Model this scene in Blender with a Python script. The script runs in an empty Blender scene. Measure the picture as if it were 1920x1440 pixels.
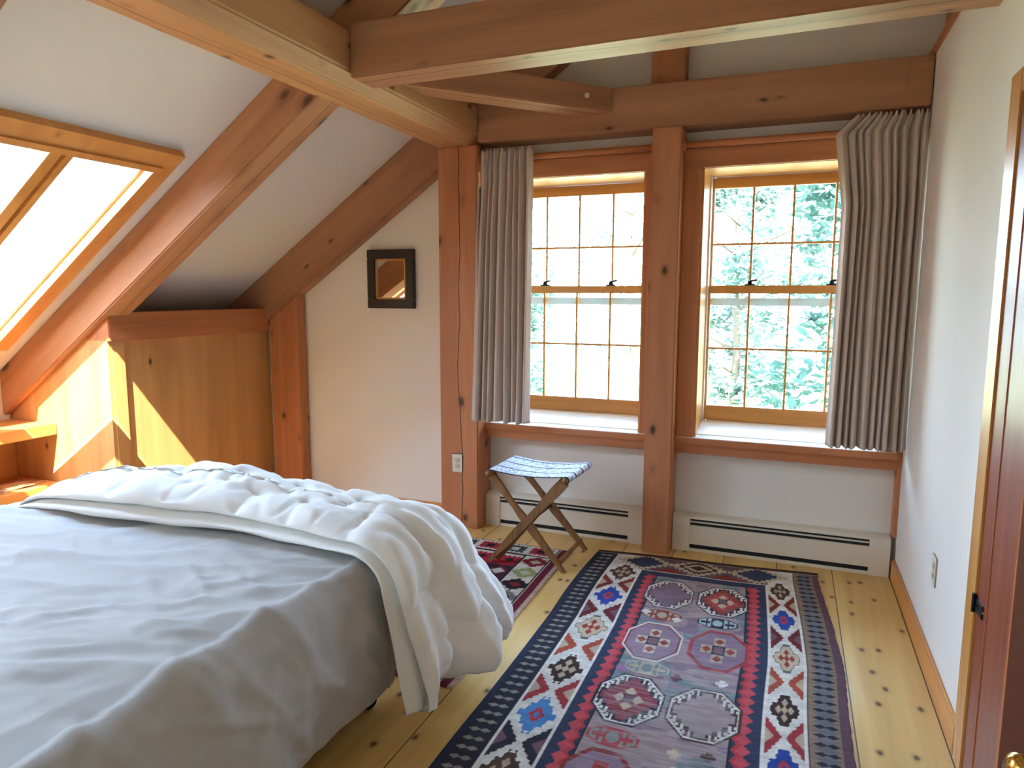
import bpy, bmesh, math, random
import numpy as np
from mathutils import Vector, Matrix, noise as mn
random.seed(7); rng = np.random.default_rng(7)
C = bpy.context.scene.collection
SC = bpy.context.scene

# ------------------------------------------------------------------ materials
def srgb(r, g, b):
    f = lambda c: (c/255/12.92) if c/255 <= .04045 else ((c/255+.055)/1.055)**2.4
    return (f(r), f(g), f(b), 1)

def newmat(name):
    m = bpy.data.materials.new(name); m.use_nodes = True
    nt = m.node_tree
    return m, nt, nt.nodes['Principled BSDF']

def N(nt, typ, **kw):
    n = nt.nodes.new(typ)
    for k, v in kw.items():
        if k.startswith('i_'):
            key = k[2:]
            n.inputs[int(key) if key.isdigit() else key].default_value = v
        else: setattr(n, k, v)
    return n
def L(nt, a, b): nt.links.new(a, b)
def math_(nt, op, a, b=None, c=None, clamp=False):
    n = N(nt, 'ShaderNodeMath', operation=op); n.use_clamp = clamp
    for i, v in enumerate((a, b, c)):
        if v is None: continue
        if isinstance(v, (int, float)): n.inputs[i].default_value = v
        else: L(nt, v, n.inputs[i])
    return n.outputs[0]
def mix(nt, fac, a, b, typ='MIX'):
    n = N(nt, 'ShaderNodeMix', data_type='RGBA', blend_type=typ)
    for idx, v in ((0, fac), (6, a), (7, b)):
        if isinstance(v, (int, float)): n.inputs[idx].default_value = v
        elif isinstance(v, tuple): n.inputs[idx].default_value = v
        else: L(nt, v, n.inputs[idx])
    return n.outputs[2]
def ramp(nt, fac, *stops):
    n = N(nt, 'ShaderNodeValToRGB'); e = n.color_ramp.elements
    while len(e) < len(stops): e.new(.5)
    for el, (p, c) in zip(e, stops): el.position = p; el.color = c if isinstance(c, tuple) else (c, c, c, 1)
    L(nt, fac, n.inputs[0]); return n.outputs[0]
def coords(nt, axis, rand=True):
    """object coordinates with the grain turned onto x"""
    tc = N(nt, 'ShaderNodeTexCoord'); v = tc.outputs['Object']
    s = N(nt, 'ShaderNodeSeparateXYZ'); L(nt, v, s.inputs[0])
    o = s.outputs
    order = {'x': (0, 1, 2), 'y': (1, 0, 2), 'z': (2, 0, 1)}[axis]
    c = N(nt, 'ShaderNodeCombineXYZ')
    for i, k in enumerate(order): L(nt, o[k], c.inputs[i])
    out = c.outputs[0]
    if rand:
        oi = N(nt, 'ShaderNodeObjectInfo')
        m = N(nt, 'ShaderNodeVectorMath', operation='MULTIPLY_ADD')
        cc = N(nt, 'ShaderNodeCombineXYZ')
        for i in range(3): L(nt, oi.outputs['Random'], cc.inputs[i])
        L(nt, cc.outputs[0], m.inputs[0]); m.inputs[1].default_value = (37, 53, 71); L(nt, out, m.inputs[2])
        out = m.outputs[0]
    return out, o, order
def scaled(nt, v, s):
    m = N(nt, 'ShaderNodeVectorMath', operation='MULTIPLY'); L(nt, v, m.inputs[0]); m.inputs[1].default_value = s
    return m.outputs[0]
def noise(nt, v, scale=1, detail=4, rough=.55, dist=0):
    n = N(nt, 'ShaderNodeTexNoise'); L(nt, v, n.inputs['Vector'])
    n.inputs['Scale'].default_value = scale; n.inputs['Detail'].default_value = detail
    n.inputs['Roughness'].default_value = rough; n.inputs['Distortion'].default_value = dist
    return n.outputs['Fac']

def wood(name, light, dark, axis='x', knots=.12, kscale=(5, 8, 8), ring=9, rough=.5, crack=None, knotcol=srgb(60, 36, 24), grain=.5):
    m, nt, b = newmat(name)
    v, o, order = coords(nt, axis)
    big = noise(nt, scaled(nt, v, (.7, ring, ring)), 1, 3, .5, .6)
    fine = noise(nt, scaled(nt, v, (3, 90, 90)), 1, 3, .6)
    f = math_(nt, 'ADD', math_(nt, 'MULTIPLY', big, 1-grain*.4), math_(nt, 'MULTIPLY', fine, grain*.4))
    col = ramp(nt, f, (.3, dark), (.68, light))
    cloud = noise(nt, scaled(nt, v, (.8, 2.2, 2.2)), 1, 2)
    col = mix(nt, math_(nt, 'MULTIPLY', cloud, .35), col, mix(nt, .5, dark, light))
    if knots:
        vo = N(nt, 'ShaderNodeTexVoronoi'); L(nt, scaled(nt, v, kscale), vo.inputs['Vector']); vo.inputs['Scale'].default_value = 1
        wob = noise(nt, scaled(nt, v, (30, 30, 30)), 1, 2)
        d = math_(nt, 'ADD', vo.outputs['Distance'], math_(nt, 'MULTIPLY', math_(nt, 'SUBTRACT', wob, .5), .06))
        k = ramp(nt, d, (0, 1.), (knots*.62, .85), (knots, .25), (min(.99, knots*1.9), 0.))
        col = mix(nt, k, col, knotcol)
    if crack is not None:
        lo, half, wob_amp, cover = crack
        # a drying check that runs along the timber about the middle of its broad face
        ln = noise(nt, scaled(nt, v, (1.1, 0, 0)), 1, 3)
        cen = math_(nt, 'ADD', lo, math_(nt, 'MULTIPLY', math_(nt, 'SUBTRACT', ln, .5), wob_amp))
        dist = math_(nt, 'ABSOLUTE', math_(nt, 'SUBTRACT', o[order[1]], cen))
        msk = math_(nt, 'LESS_THAN', dist, half)
        pres = math_(nt, 'GREATER_THAN', noise(nt, scaled(nt, v, (.9, 0, 0)), 1, 1), 1-cover)
        col = mix(nt, math_(nt, 'MULTIPLY', math_(nt, 'MULTIPLY', msk, pres), .85), col, srgb(48, 28, 20))
    L(nt, col, b.inputs['Base Color'])
    b.inputs['Roughness'].default_value = rough
    bp = N(nt, 'ShaderNodeBump'); bp.inputs['Strength'].default_value = .12; bp.inputs['Distance'].default_value = .004
    L(nt, fine, bp.inputs['Height']); L(nt, bp.outputs[0], b.inputs['Normal'])
    return m

def plain(name, col, rough=.5, metal=0, noise_amt=0, scale=8, bump=0, bscale=200):
    m, nt, b = newmat(name)
    if noise_amt:
        v, o, _ = coords(nt, 'x')
        n = noise(nt, v, scale, 3)
        c2 = tuple(c*(1-noise_amt) for c in col[:3])+(1,)
        L(nt, mix(nt, n, c2, col), b.inputs['Base Color'])
    else: b.inputs['Base Color'].default_value = col
    b.inputs['Roughness'].default_value = rough; b.inputs['Metallic'].default_value = metal
    if bump:
        v, o, _ = coords(nt, 'x')
        bp = N(nt, 'ShaderNodeBump'); bp.inputs['Strength'].default_value = bump; bp.inputs['Distance'].default_value = .003
        L(nt, noise(nt, v, bscale, 3), bp.inputs['Height']); L(nt, bp.outputs[0], b.inputs['Normal'])
    return m

FIR_L, FIR_D = srgb(188, 136, 100), srgb(148, 100, 70)
M = {}
M['fir'] = wood('fir_timber', FIR_L, FIR_D, 'x', knots=.09, kscale=(3.4, 8, 8), crack=(-.02, .0028, .14, .75))
M['fir_post'] = wood('fir_post', srgb(202, 136, 92), srgb(166, 102, 66), 'x', knots=.16, kscale=(4.2, 7, 7), crack=(-.01, .0034, .11, .8))
M['fir_plain'] = wood('fir_plain', srgb(202, 136, 92), srgb(166, 102, 66), 'x', knots=.15, kscale=(5, 8, 8))
M['fir_knotty'] = wood('fir_knotty', srgb(206, 150, 106), srgb(166, 112, 76), 'x', knots=.2, kscale=(3.6, 6.5, 6.5), crack=(0.02, .002, .08, .6))
M['purlin'] = wood('purlin_timber', srgb(210, 162, 112), srgb(178, 126, 84), 'x', knots=.12, crack=(.06, .002, .08, .6))
for a in 'xyz':
    M['trim_'+a] = wood('fir_trim_'+a, srgb(204, 132, 84), srgb(170, 100, 60), a, knots=0, ring=14)
    M['sash_'+a] = wood('pine_sash_'+a, srgb(214, 158, 84), srgb(184, 122, 56), a, knots=0, ring=16, rough=.35)
    M['pine_'+a] = wood('pine_board_'+a, srgb(222, 160, 88), srgb(196, 126, 62), a, knots=.07, kscale=(3, 7, 7), ring=7)
M['cab_z'] = wood('cabinet_pine', srgb(226, 174, 112), srgb(196, 140, 84), 'z', knots=.07, kscale=(3, 6, 6), ring=8)
M['door'] = wood('stained_fir_door', srgb(150, 72, 46), srgb(112, 46, 30), 'z', knots=0, ring=10, rough=.38)
M['door_flame'] = wood('flame_grained_door_panel', srgb(156, 80, 54), srgb(104, 46, 32), 'z', knots=.10, kscale=(1.6, 5, 5), ring=22, rough=.38, knotcol=srgb(96, 40, 28))
M['door_dark'] = wood('dark_stained_door', srgb(104, 58, 40), srgb(74, 38, 26), 'z', knots=0, ring=10, rough=.38)
M['stool'] = wood('stool_wood', srgb(160, 116, 72), srgb(116, 78, 46), 'z', knots=0, ring=40, rough=.5)
M['wall'] = plain('white_plaster', srgb(233, 228, 219), .85, noise_amt=.03, scale=3, bump=.06, bscale=60)
M['rwall'] = M['wall']
M['ceil'] = plain('white_ceiling_paint', srgb(228, 225, 220), .85, noise_amt=.03, scale=3)
M['heater'] = plain('cream_enamel', srgb(226, 216, 196), .45)
M['dark'] = plain('dark_slot', srgb(28, 28, 30), .7)
M['ivory'] = plain('ivory_plastic', srgb(226, 216, 192), .4)
M['black'] = plain('black_iron', srgb(30, 28, 28), .45, .6)
M['brass'] = plain('polished_brass', srgb(214, 168, 84), .18, 1)
M['mirror'] = plain('mirror_glass', srgb(236, 236, 236), .02, 1)
M['frame'] = plain('black_painted_wood', srgb(44, 40, 40), .4, noise_amt=.2, scale=20)
M['gilt'] = plain('gilt_slip', srgb(196, 150, 88), .4, .3)
M['alu'] = plain('grey_aluminium', srgb(196, 204, 210), .45, .2)
M['sill'] = plain('white_painted_sill', srgb(238, 236, 228), .3)
M['bark'] = plain('bark', srgb(96, 84, 70), .9, noise_amt=.4, scale=6)
M['liner'] = plain('white_jamb_liner', srgb(226, 226, 222), .4)

def fabric(name, col, weave=900, rough=.9, transl=0, bump=.15, sheen=.1):
    m, nt, b = newmat(name)
    v, o, _ = coords(nt, 'x', False)
    n = noise(nt, v, 3, 3)
    L(nt, mix(nt, n, tuple(c*.93 for c in col[:3])+(1,), col), b.inputs['Base Color'])
    b.inputs['Roughness'].default_value = rough
    b.inputs['Sheen Weight'].default_value = sheen
    bp = N(nt, 'ShaderNodeBump'); bp.inputs['Strength'].default_value = bump; bp.inputs['Distance'].default_value = .002
    L(nt, noise(nt, v, weave, 2), bp.inputs['Height']); L(nt, bp.outputs[0], b.inputs['Normal'])
    if transl:
        t = N(nt, 'ShaderNodeBsdfTranslucent'); t.inputs[0].default_value = col
        mx = N(nt, 'ShaderNodeMixShader'); mx.inputs[0].default_value = transl
        out = nt.nodes['Material Output']
        L(nt, b.outputs[0], mx.inputs[1]); L(nt, t.outputs[0], mx.inputs[2]); L(nt, mx.outputs[0], out.inputs[0])
    return m
M['sheet'] = fabric('grey_cotton_sheet', srgb(184, 181, 176), 300)
M['duvet'] = fabric('white_cotton_duvet', srgb(250, 249, 244), 300, transl=.06)
M['curtain'] = fabric('taupe_curtain', srgb(216, 199, 186), 500, transl=.10)

def glass():
    m, nt, b = newmat('window_glass')
    out = nt.nodes['Material Output']; nt.nodes.remove(b)
    t = N(nt, 'ShaderNodeBsdfTransparent'); t.inputs[0].default_value = (.97, .985, .98, 1)
    g = N(nt, 'ShaderNodeBsdfGlossy'); g.inputs['Roughness'].default_value = .02
    fr = N(nt, 'ShaderNodeFresnel'); fr.inputs[0].default_value = 1.3
    mx = N(nt, 'ShaderNodeMixShader'); L(nt, math_(nt, 'MULTIPLY', fr.outputs[0], .8), mx.inputs[0])
    L(nt, t.outputs[0], mx.inputs[1]); L(nt, g.outputs[0], mx.inputs[2]); L(nt, mx.outputs[0], out.inputs[0])
    return m
M['glass'] = glass()

def floor_mat():
    m, nt, b = newmat('pine_floor_planks')
    tc = N(nt, 'ShaderNodeTexCoord'); s = N(nt, 'ShaderNodeSeparateXYZ'); L(nt, tc.outputs['Object'], s.inputs[0])
    bx = math_(nt, 'DIVIDE', math_(nt, 'SUBTRACT', s.outputs[0], .276), .2825)
    idx = math_(nt, 'FLOOR', bx); fr = math_(nt, 'SUBTRACT', bx, idx)
    wn = N(nt, 'ShaderNodeTexWhiteNoise', noise_dimensions='1D'); L(nt, idx, wn.inputs['W'])
    c = N(nt, 'ShaderNodeCombineXYZ')
    L(nt, math_(nt, 'ADD', s.outputs[0], math_(nt, 'MULTIPLY', wn.outputs[0], 40)), c.inputs[0])
    L(nt, math_(nt, 'ADD', s.outputs[1], math_(nt, 'MULTIPLY', wn.outputs[0], 90)), c.inputs[1])
    v = c.outputs[0]
    big = noise(nt, scaled(nt, v, (9, .6, 1)), 1, 3, .5, .8)
    fine = noise(nt, scaled(nt, v, (80, 2, 1)), 1, 3)
    f = math_(nt, 'ADD', math_(nt, 'MULTIPLY', big, .8), math_(nt, 'MULTIPLY', fine, .2))
    col = ramp(nt, f, (.3, srgb(208, 164, 92)), (.7, srgb(238, 204, 128)))
    col = mix(nt, math_(nt, 'MULTIPLY', wn.outputs[0], .3), col, srgb(214, 164, 90))
    vo = N(nt, 'ShaderNodeTexVoronoi', voronoi_dimensions='2D'); L(nt, scaled(nt, v, (6.5, 4.2, 1)), vo.inputs['Vector']); vo.inputs['Scale'].default_value = 1
    k = ramp(nt, math_(nt, 'ADD', vo.outputs['Distance'], math_(nt, 'MULTIPLY', noise(nt, scaled(nt, v, (40, 40, 1)), 1, 2), .05)), (.03, 1.), (.075, .8), (.1, .25), (.17, 0.))
    col = mix(nt, k, col, srgb(96, 56, 30))
    seam = math_(nt, 'MAXIMUM', math_(nt, 'LESS_THAN', fr, .012), math_(nt, 'GREATER_THAN', fr, .996))
    col = mix(nt, math_(nt, 'MULTIPLY', seam, .9), col, srgb(40, 24, 14))
    L(nt, col, b.inputs['Base Color']); b.inputs['Roughness'].default_value = .32
    b.inputs['Specular IOR Level'].default_value = .45
    return m
M['floor'] = floor_mat()

def vcol_mat(name, rough=.95):
    m, nt, b = newmat(name)
    a = N(nt, 'ShaderNodeAttribute', attribute_name='Pattern')
    v, o, _ = coords(nt, 'x', False)
    w = noise(nt, scaled(nt, v, (420, 160, 1)), 1, 2)
    L(nt, mix(nt, math_(nt, 'MULTIPLY', w, .35), a.outputs['Color'], (.03, .025, .03, 1)), b.inputs['Base Color'])
    b.inputs['Roughness'].default_value = rough; b.inputs['Specular IOR Level'].default_value = .15
    bp = N(nt, 'ShaderNodeBump'); bp.inputs['Strength'].default_value = .5; bp.inputs['Distance'].default_value = .003
    L(nt, w, bp.inputs['Height']); L(nt, bp.outputs[0], b.inputs['Normal'])
    return m

# ------------------------------------------------------------------ mesh helpers
def tag(o, label=None, cat=None, group=None, kind=None):
    for k, v in (('label', label), ('category', cat), ('group', group), ('kind', kind)):
        if v: o[k] = v
    return o
def empty(name, loc, label=None, cat=None, group=None, kind=None):
    o = bpy.data.objects.new(name, None); C.objects.link(o); o.location = loc; o.empty_display_size = .1
    o['_loc'] = loc
    return tag(o, label, cat, group, kind)
def rootloc(o):
    while o.parent: o = o.parent
    return Vector(o.location)
def obj(name, bm, mat, parent=None, smooth=False, label=None):
    """vertices are given in world coordinates; a child is stored relative to its root"""
    me = bpy.data.meshes.new(name)
    if parent is not None:
        bmesh.ops.translate(bm, verts=bm.verts, vec=-rootloc(parent))
    bm.to_mesh(me); bm.free()
    for p in me.polygons: p.use_smooth = smooth
    me.materials.append(mat)
    o = bpy.data.objects.new(name, me); C.objects.link(o)
    if parent is not None: o.parent = parent
    if label: o['label'] = label
    return o
def rebase(o, loc):
    """move a top-level mesh's origin"""
    o.data.transform(Matrix.Translation(-Vector(loc))); o.location = loc; return o
def box(bm, x0, x1, y0, y1, z0, z1, bev=0):
    t = bmesh.new()
    bmesh.ops.create_cube(t, size=1, matrix=Matrix.Translation(((x0+x1)/2, (y0+y1)/2, (z0+z1)/2)) @ Matrix.Diagonal((abs(x1-x0), abs(y1-y0), abs(z1-z0), 1)))
    if bev: bmesh.ops.bevel(t, geom=t.edges[:], offset=bev, segments=2, affect='EDGES', clamp_overlap=True)
    me = bpy.data.meshes.new('t'); t.to_mesh(me); t.free(); bm.from_mesh(me); bpy.data.meshes.remove(me)
    return bm
def B(*a, **k): return box(bmesh.new(), *a, **k)
def frame_of(p0, p1, up):
    x = (Vector(p1)-Vector(p0)).normalized(); z = Vector(up); z = (z - x*z.dot(x)).normalized(); y = z.cross(x)
    return Matrix(((x.x, y.x, z.x, 0), (x.y, y.y, z.y, 0), (x.z, y.z, z.z, 0), (0, 0, 0, 1)))
def prism(bm, prof, length, bev=0, mat=None):
    """profile in (y, z), extruded along +x"""
    t = bmesh.new()
    a = [t.verts.new((0, y, z)) for y, z in prof]; b = [t.verts.new((length, y, z)) for y, z in prof]
    n = len(prof)
    t.faces.new(list(reversed(a))); t.faces.new(b)
    for i in range(n): t.faces.new((a[i], a[(i+1) % n], b[(i+1) % n], b[i]))
    bmesh.ops.recalc_face_normals(t, faces=t.faces)
    if bev: bmesh.ops.bevel(t, geom=t.edges[:], offset=bev, segments=2, affect='EDGES', clamp_overlap=True)
    if mat is not None: bmesh.ops.transform(t, matrix=mat, verts=t.verts)
    me = bpy.data.meshes.new('t'); t.to_mesh(me); t.free(); bm.from_mesh(me); bpy.data.meshes.remove(me)
    return bm
def timber(name, p0, p1, w, d, up, mat, label=None, cat='wooden beam', bev=.007, prof=None, group=None, kind=None):
    """a squared timber whose own x axis is its length; w across local y, d across local z, centred on p0-p1"""
    Lh = (Vector(p1)-Vector(p0)).length
    prof = prof or [(-w/2, -d/2), (w/2, -d/2), (w/2, d/2), (-w/2, d/2)]
    bm = prism(bmesh.new(), prof, Lh, bev)
    o = obj(name, bm, mat); o.matrix_world = Matrix.Translation(p0) @ frame_of(p0, p1, up)
    return tag(o, label, cat, group, kind)
def tube(bm, pts, r, seg=12, cap=True):
    pts = [Vector(p) for p in pts]; rs = r if isinstance(r, (list, tuple)) else [r]*len(pts)
    t = bmesh.new(); rings = []; ref = None
    for i, p in enumerate(pts):
        d = (pts[min(i+1, len(pts)-1)] - pts[max(i-1, 0)]).normalized()
        if ref is None: ref = Vector((0, 0, 1)) if abs(d.z) < .9 else Vector((1, 0, 0))
        u = (ref - d*ref.dot(d)).normalized(); v = d.cross(u); ref = u
        rings.append([t.verts.new(p + (u*math.cos(2*math.pi*k/seg) + v*math.sin(2*math.pi*k/seg))*rs[i]) for k in range(seg)])
    for a, b in zip(rings, rings[1:]):
        for k in range(seg): t.faces.new((a[k], a[(k+1) % seg], b[(k+1) % seg], b[k]))
    if cap: t.faces.new(list(reversed(rings[0]))); t.faces.new(rings[-1])
    me = bpy.data.meshes.new('t'); t.to_mesh(me); t.free(); bm.from_mesh(me); bpy.data.meshes.remove(me)
    return bm
def grid_bm(P, closed_u=False):
    """P: array (nu, nv, 3)"""
    bm = bmesh.new(); nu, nv = P.shape[:2]
    vs = [[bm.verts.new(P[i, j]) for j in range(nv)] for i in range(nu)]
    for i in range(nu if closed_u else nu-1):
        for j in range(nv-1):
            k = (i+1) % nu
            bm.faces.new((vs[i][j], vs[k][j], vs[k][j+1], vs[i][j+1]))
    return bm, vs
def poly_slab(bm, pts, thick_vec):
    a = [bm.verts.new(p) for p in pts]; b = [bm.verts.new(Vector(p)+Vector(thick_vec)) for p in pts]
    n = len(pts); f = [bm.faces.new(a), bm.faces.new(list(reversed(b)))]
    for i in range(n): f.append(bm.faces.new((a[i], b[i], b[(i+1) % n], a[(i+1) % n])))
    bmesh.ops.recalc_face_normals(bm, faces=bm.faces[:])
    return bm
def struct(name, bm, mat, **k):
    return tag(obj(name, bm, mat, **k), kind='structure')

# ------------------------------------------------------------------ dimensions
YW = 4.17            # inner face of the gable wall
XR = .58             # inner face of the partition on the right
YB = -1.9            # wall behind the camera
XK = -4.39           # knee wall
XRIDGE = -.66
zc = lambda x: 2.461 + .69*(x+2.325)
ZR = zc(XRIDGE)
NRM = Vector((-.69, 0, 1)).normalized()

# ------------------------------------------------------------------ setting
struct('floor', B(XK-.1, 1.75, YB-.1, YW+.1, -.12, 0), M['floor'])
# gable wall with two window openings, in one mesh
def cells(bm, xs, zs, y0, y1, holes):
    for i in range(len(xs)-1):
        for j in range(len(zs)-1):
            if (i, j) in holes: continue
            box(bm, xs[i], xs[i+1], y0, y1, zs[j], zs[j+1])
    return bm
WL, WR = (-1.80, -.80), (-.496, .50)
ZS, ZH = .655, 2.21
bm = cells(bmesh.new(), [-1.92, WL[0], WL[1], WR[0], WR[1], .75], [0, ZS, ZH, 2.66], YW, YW+.32, {(1, 1), (3, 1)})
poly_slab(bm, [(-4.6, YW, 0), (-1.92, YW, 0), (-1.92, YW, zc(-1.92)+.02), (-4.6, YW, zc(-4.6)+.02)], (0, .32, 0))
poly_slab(bm, [(-1.92, YW, 2.66), (1.8, YW, 2.66), (1.8, YW, 3.3), (XRIDGE, YW, ZR+.02), (-1.92, YW, zc(-1.92)+.02)], (0, .32, 0))
box(bm, .75, 1.8, YW, YW+.32, 0, 2.66)
struct('wall_back', bm, M['wall'])
struct('wall_left', B(XK-.12, XK, YB, YW, 0, zc(XK)), M['wall'])
bm = bmesh.new()
poly_slab(bm, [(XK-.12, YB, 0), (1.75, YB, 0), (1.75, YB, 3.3), (XRIDGE, YB, ZR), (XK-.12, YB, zc(XK-.12))], (0, -.12, 0))
struct('wall_front', bm, M['wall'])
# ceiling with the skylight opening cut out
SKX0, SKX1, SKY0, SKY1 = -4.11, -2.77, 1.76, 2.605
def slope_box(bm, x0, x1, y0, y1, o0, o1):
    """a slab lying in the slope: o0, o1 are offsets along the slope's normal"""
    pts = [Vector((x, y, zc(x))) + NRM*o for o in (o0, o1) for x, y in ((x0, y0), (x1, y0), (x1, y1), (x0, y1))]
    v = [bm.verts.new(p) for p in pts]
    fs = [bm.faces.new([v[i] for i in q]) for q in ((3, 2, 1, 0), (4, 5, 6, 7), (0, 1, 5, 4), (1, 2, 6, 5), (2, 3, 7, 6), (3, 0, 4, 7))]
    bmesh.ops.recalc_face_normals(bm, faces=fs)
    return bm
bm = bmesh.new()
FILL_SK = (-.82, .27)  # opening for the added skylight, out of view
xs = [XK-.35, SKX0, SKX1, XRIDGE]; ys = [YB-.1, FILL_SK[0], FILL_SK[1], SKY0, SKY1, YW+.3]
for i in range(3):
    for j in range(5):
        if i == 1 and j in (1, 3): continue
        slope_box(bm, xs[i], xs[i+1], ys[j], ys[j+1], 0, .05)
struct('ceiling_left', bm, M['ceil'])
bm = bmesh.new()
poly_slab(bm, [(XRIDGE-.02, YB-.1, ZR), (1.8, YB-.1, 3.28), (1.8, YW+.3, 3.28), (XRIDGE-.02, YW+.3, ZR)], (0, 0, .16))
struct('ceiling_right', bm, M['ceil'])
# right partition: far stretch, over the closet door, stretch to the entry, over the entry
bm = bmesh.new()
HP = 2.64
box(bm, XR, XR+.12, 2.42, YW, 0, HP); box(bm, XR, XR+.12, 1.66, 2.42, 2.10, HP); box(bm, XR, XR+.12, 1.16, 1.66, 0, HP)
box(bm, XR, XR+.12, .30, 1.16, 2.10, HP); box(bm, XR, XR+.12, YB, .30, 0, HP)
struct('wall_right', bm, M['rwall'])
struct('wall_hall', B(1.75, 1.87, YB, YW, 0, 3.3), M['wall'])
bm = bmesh.new(); box(bm, XR+.12, 1.75, 1.25, 1.33, 0, 2.5); box(bm, XR+.12, 1.75, .05, .13, 0, 2.5)
struct('wall_passage', bm, M['wall'])
struct('trim_top', B(XR-.012, XR+.14, .1, YW-.002, HP, HP+.035), M['trim_y'])
struct('baseboard_right', B(XR-.018, XR, 2.50, 4.07, 0, .105, bev=.004), M['pine_y'])
struct('baseboard_back', B(-3.24, -2.07, YW-.018, YW, 0, .075, bev=.004), M['pine_x'])
struct('trim_corner', B(XR-.02, XR, 4.085, YW, .22, 2.38), M['trim_z'])

# ------------------------------------------------------------------ frame timbers
TP = lambda *a, **k: timber(*a, **k)
TP('timber_post', (-1.932, 4.065, 0), (-1.932, 4.065, 2.39), .264, .21, (0, -1, 0), M['fir_post'],
   'stout timber post with a long drying crack, left of the windows, under the big beam', 'post')
TP('timber_post', (-.672, 4.07, 0), (-.672, 4.07, 2.405), .158, .20, (0, -1, 0), M['fir_plain'],
   'slim knotty timber post standing between the two windows', 'post')
TP('timber_post', (-3.38, 4.125, 0), (-3.38, 4.125, 1.56), .262, .09, (0, -1, 0), M['fir_plain'],
   'short timber post at the low corner beside the built-in cabinet, under the end rafter', 'post')
TP('timber_post', (-.688, 4.11, 2.632), (-.688, 4.11, ZR-.1), .185, .12, (0, -1, 0), M['fir_plain'],
   'upright timber standing on the window-wall beam, rising to the ridge', 'post')
TP('ceiling_beam', (-1.932, YB, 2.39), (-1.932, YW-.005, 2.39), .26, .22, (0, 0, 1), M['purlin'],
   'heavy pale brown beam running from the near ceiling to the left window post', 'beam',
   prof=[(.13, 0), (-.075, 0), (-.13, .055), (-.13, .222), (.13, .222)], bev=.008)
TP('tie_beam', (-1.80, 2.745, 2.525), (XR+.10, 2.745, 2.545), .175, .222, (0, 0, 1), M['fir'],
   'wide cross beam overhead with brightly lit yellow underside, running to the right wall', 'beam')
TP('wall_beam', (-1.80, 4.07, 2.518), (XR-.005, 4.07, 2.518), .20, .23, (0, 0, 1), M['fir'],
   'horizontal timber along the top of both windows with a long split', 'beam')
# rafters
def rafter(y0, w, dep, label, x0=XK-.16, x1=XRIDGE, matk='fir'):
    c = lambda x: Vector((x, y0+w/2, zc(x))) - NRM*(dep/2)
    return TP('rafter', c(x0), c(x1), w, dep, (NRM.x, 0, NRM.z), M[matk], label, 'rafter')
rafter(4.05, .115, .275, 'end rafter lying against the gable wall above the mirror')
rafter(2.745, .185, .222, 'sloping knotty rafter beside the skylight, above the cabinet', matk='fir_knotty')
rafter(1.262, .185, .222, 'rafter at the upper left corner on the near side of the skylight')
timber('dark_space_beam', (.735, YB, 2.856), (.735, YW-.005, 2.856), .2, .36, (0, 0, 1), M['fir'],  # added beam, stands in for the dark open loft beyond the partition
       'timber added above the right partition to fill the dark open space at the top right corner', 'beam')
timber('ridge_beam', (XRIDGE, YB, ZR-.1), (XRIDGE, YW-.005, ZR-.1), .14, .18, (0, 0, 1), M['fir'], 'ridge timber at the peak of the ceiling', 'beam')
# flat corner brace between the big beam and the window-wall beam
bm = bmesh.new()
poly_slab(bm, [(-1.80, 3.06, 0), (-1.80, 3.31, 0), (-1.21, 3.97, 0), (-.975, 3.97, 0)], (0, 0, .130))
bmesh.ops.bevel(bm, geom=bm.edges[:], offset=.006, segments=2, affect='EDGES')
# store along its own length so that the grain follows it
p0, p1 = Vector((-1.80, 3.185, 2.502)), Vector((-1.09, 3.97, 2.502))
MB_ = Matrix.Translation(p0) @ frame_of(p0, p1, (0, 0, 1))
bmesh.ops.translate(bm, verts=bm.verts, vec=(0, 0, 2.502)); bmesh.ops.transform(bm, matrix=MB_.inverted(), verts=bm.verts)
br = obj('corner_brace', bm, M['fir']); br.matrix_world = MB_
tag(br, 'short diagonal brace across the ceiling corner with two pale round pegs', 'brace')
d = Vector((.825, .91, 0)).normalized(); nn = Vector((d.y, -d.x, 0))
for f in (.12, .86):
    c = Vector((-1.80, 3.06, 0)).lerp(Vector((-.975, 3.97, 0)), f); c.z = 2.572
    bm = tube(bmesh.new(), [c-nn*.02, c+nn*.008], .014, 14)
    bmesh.ops.transform(bm, matrix=MB_.inverted(), verts=bm.verts)
    pg = obj('peg', bm, M['ivory']); pg.parent = br; pg['label'] = 'pale round wooden peg'

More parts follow.
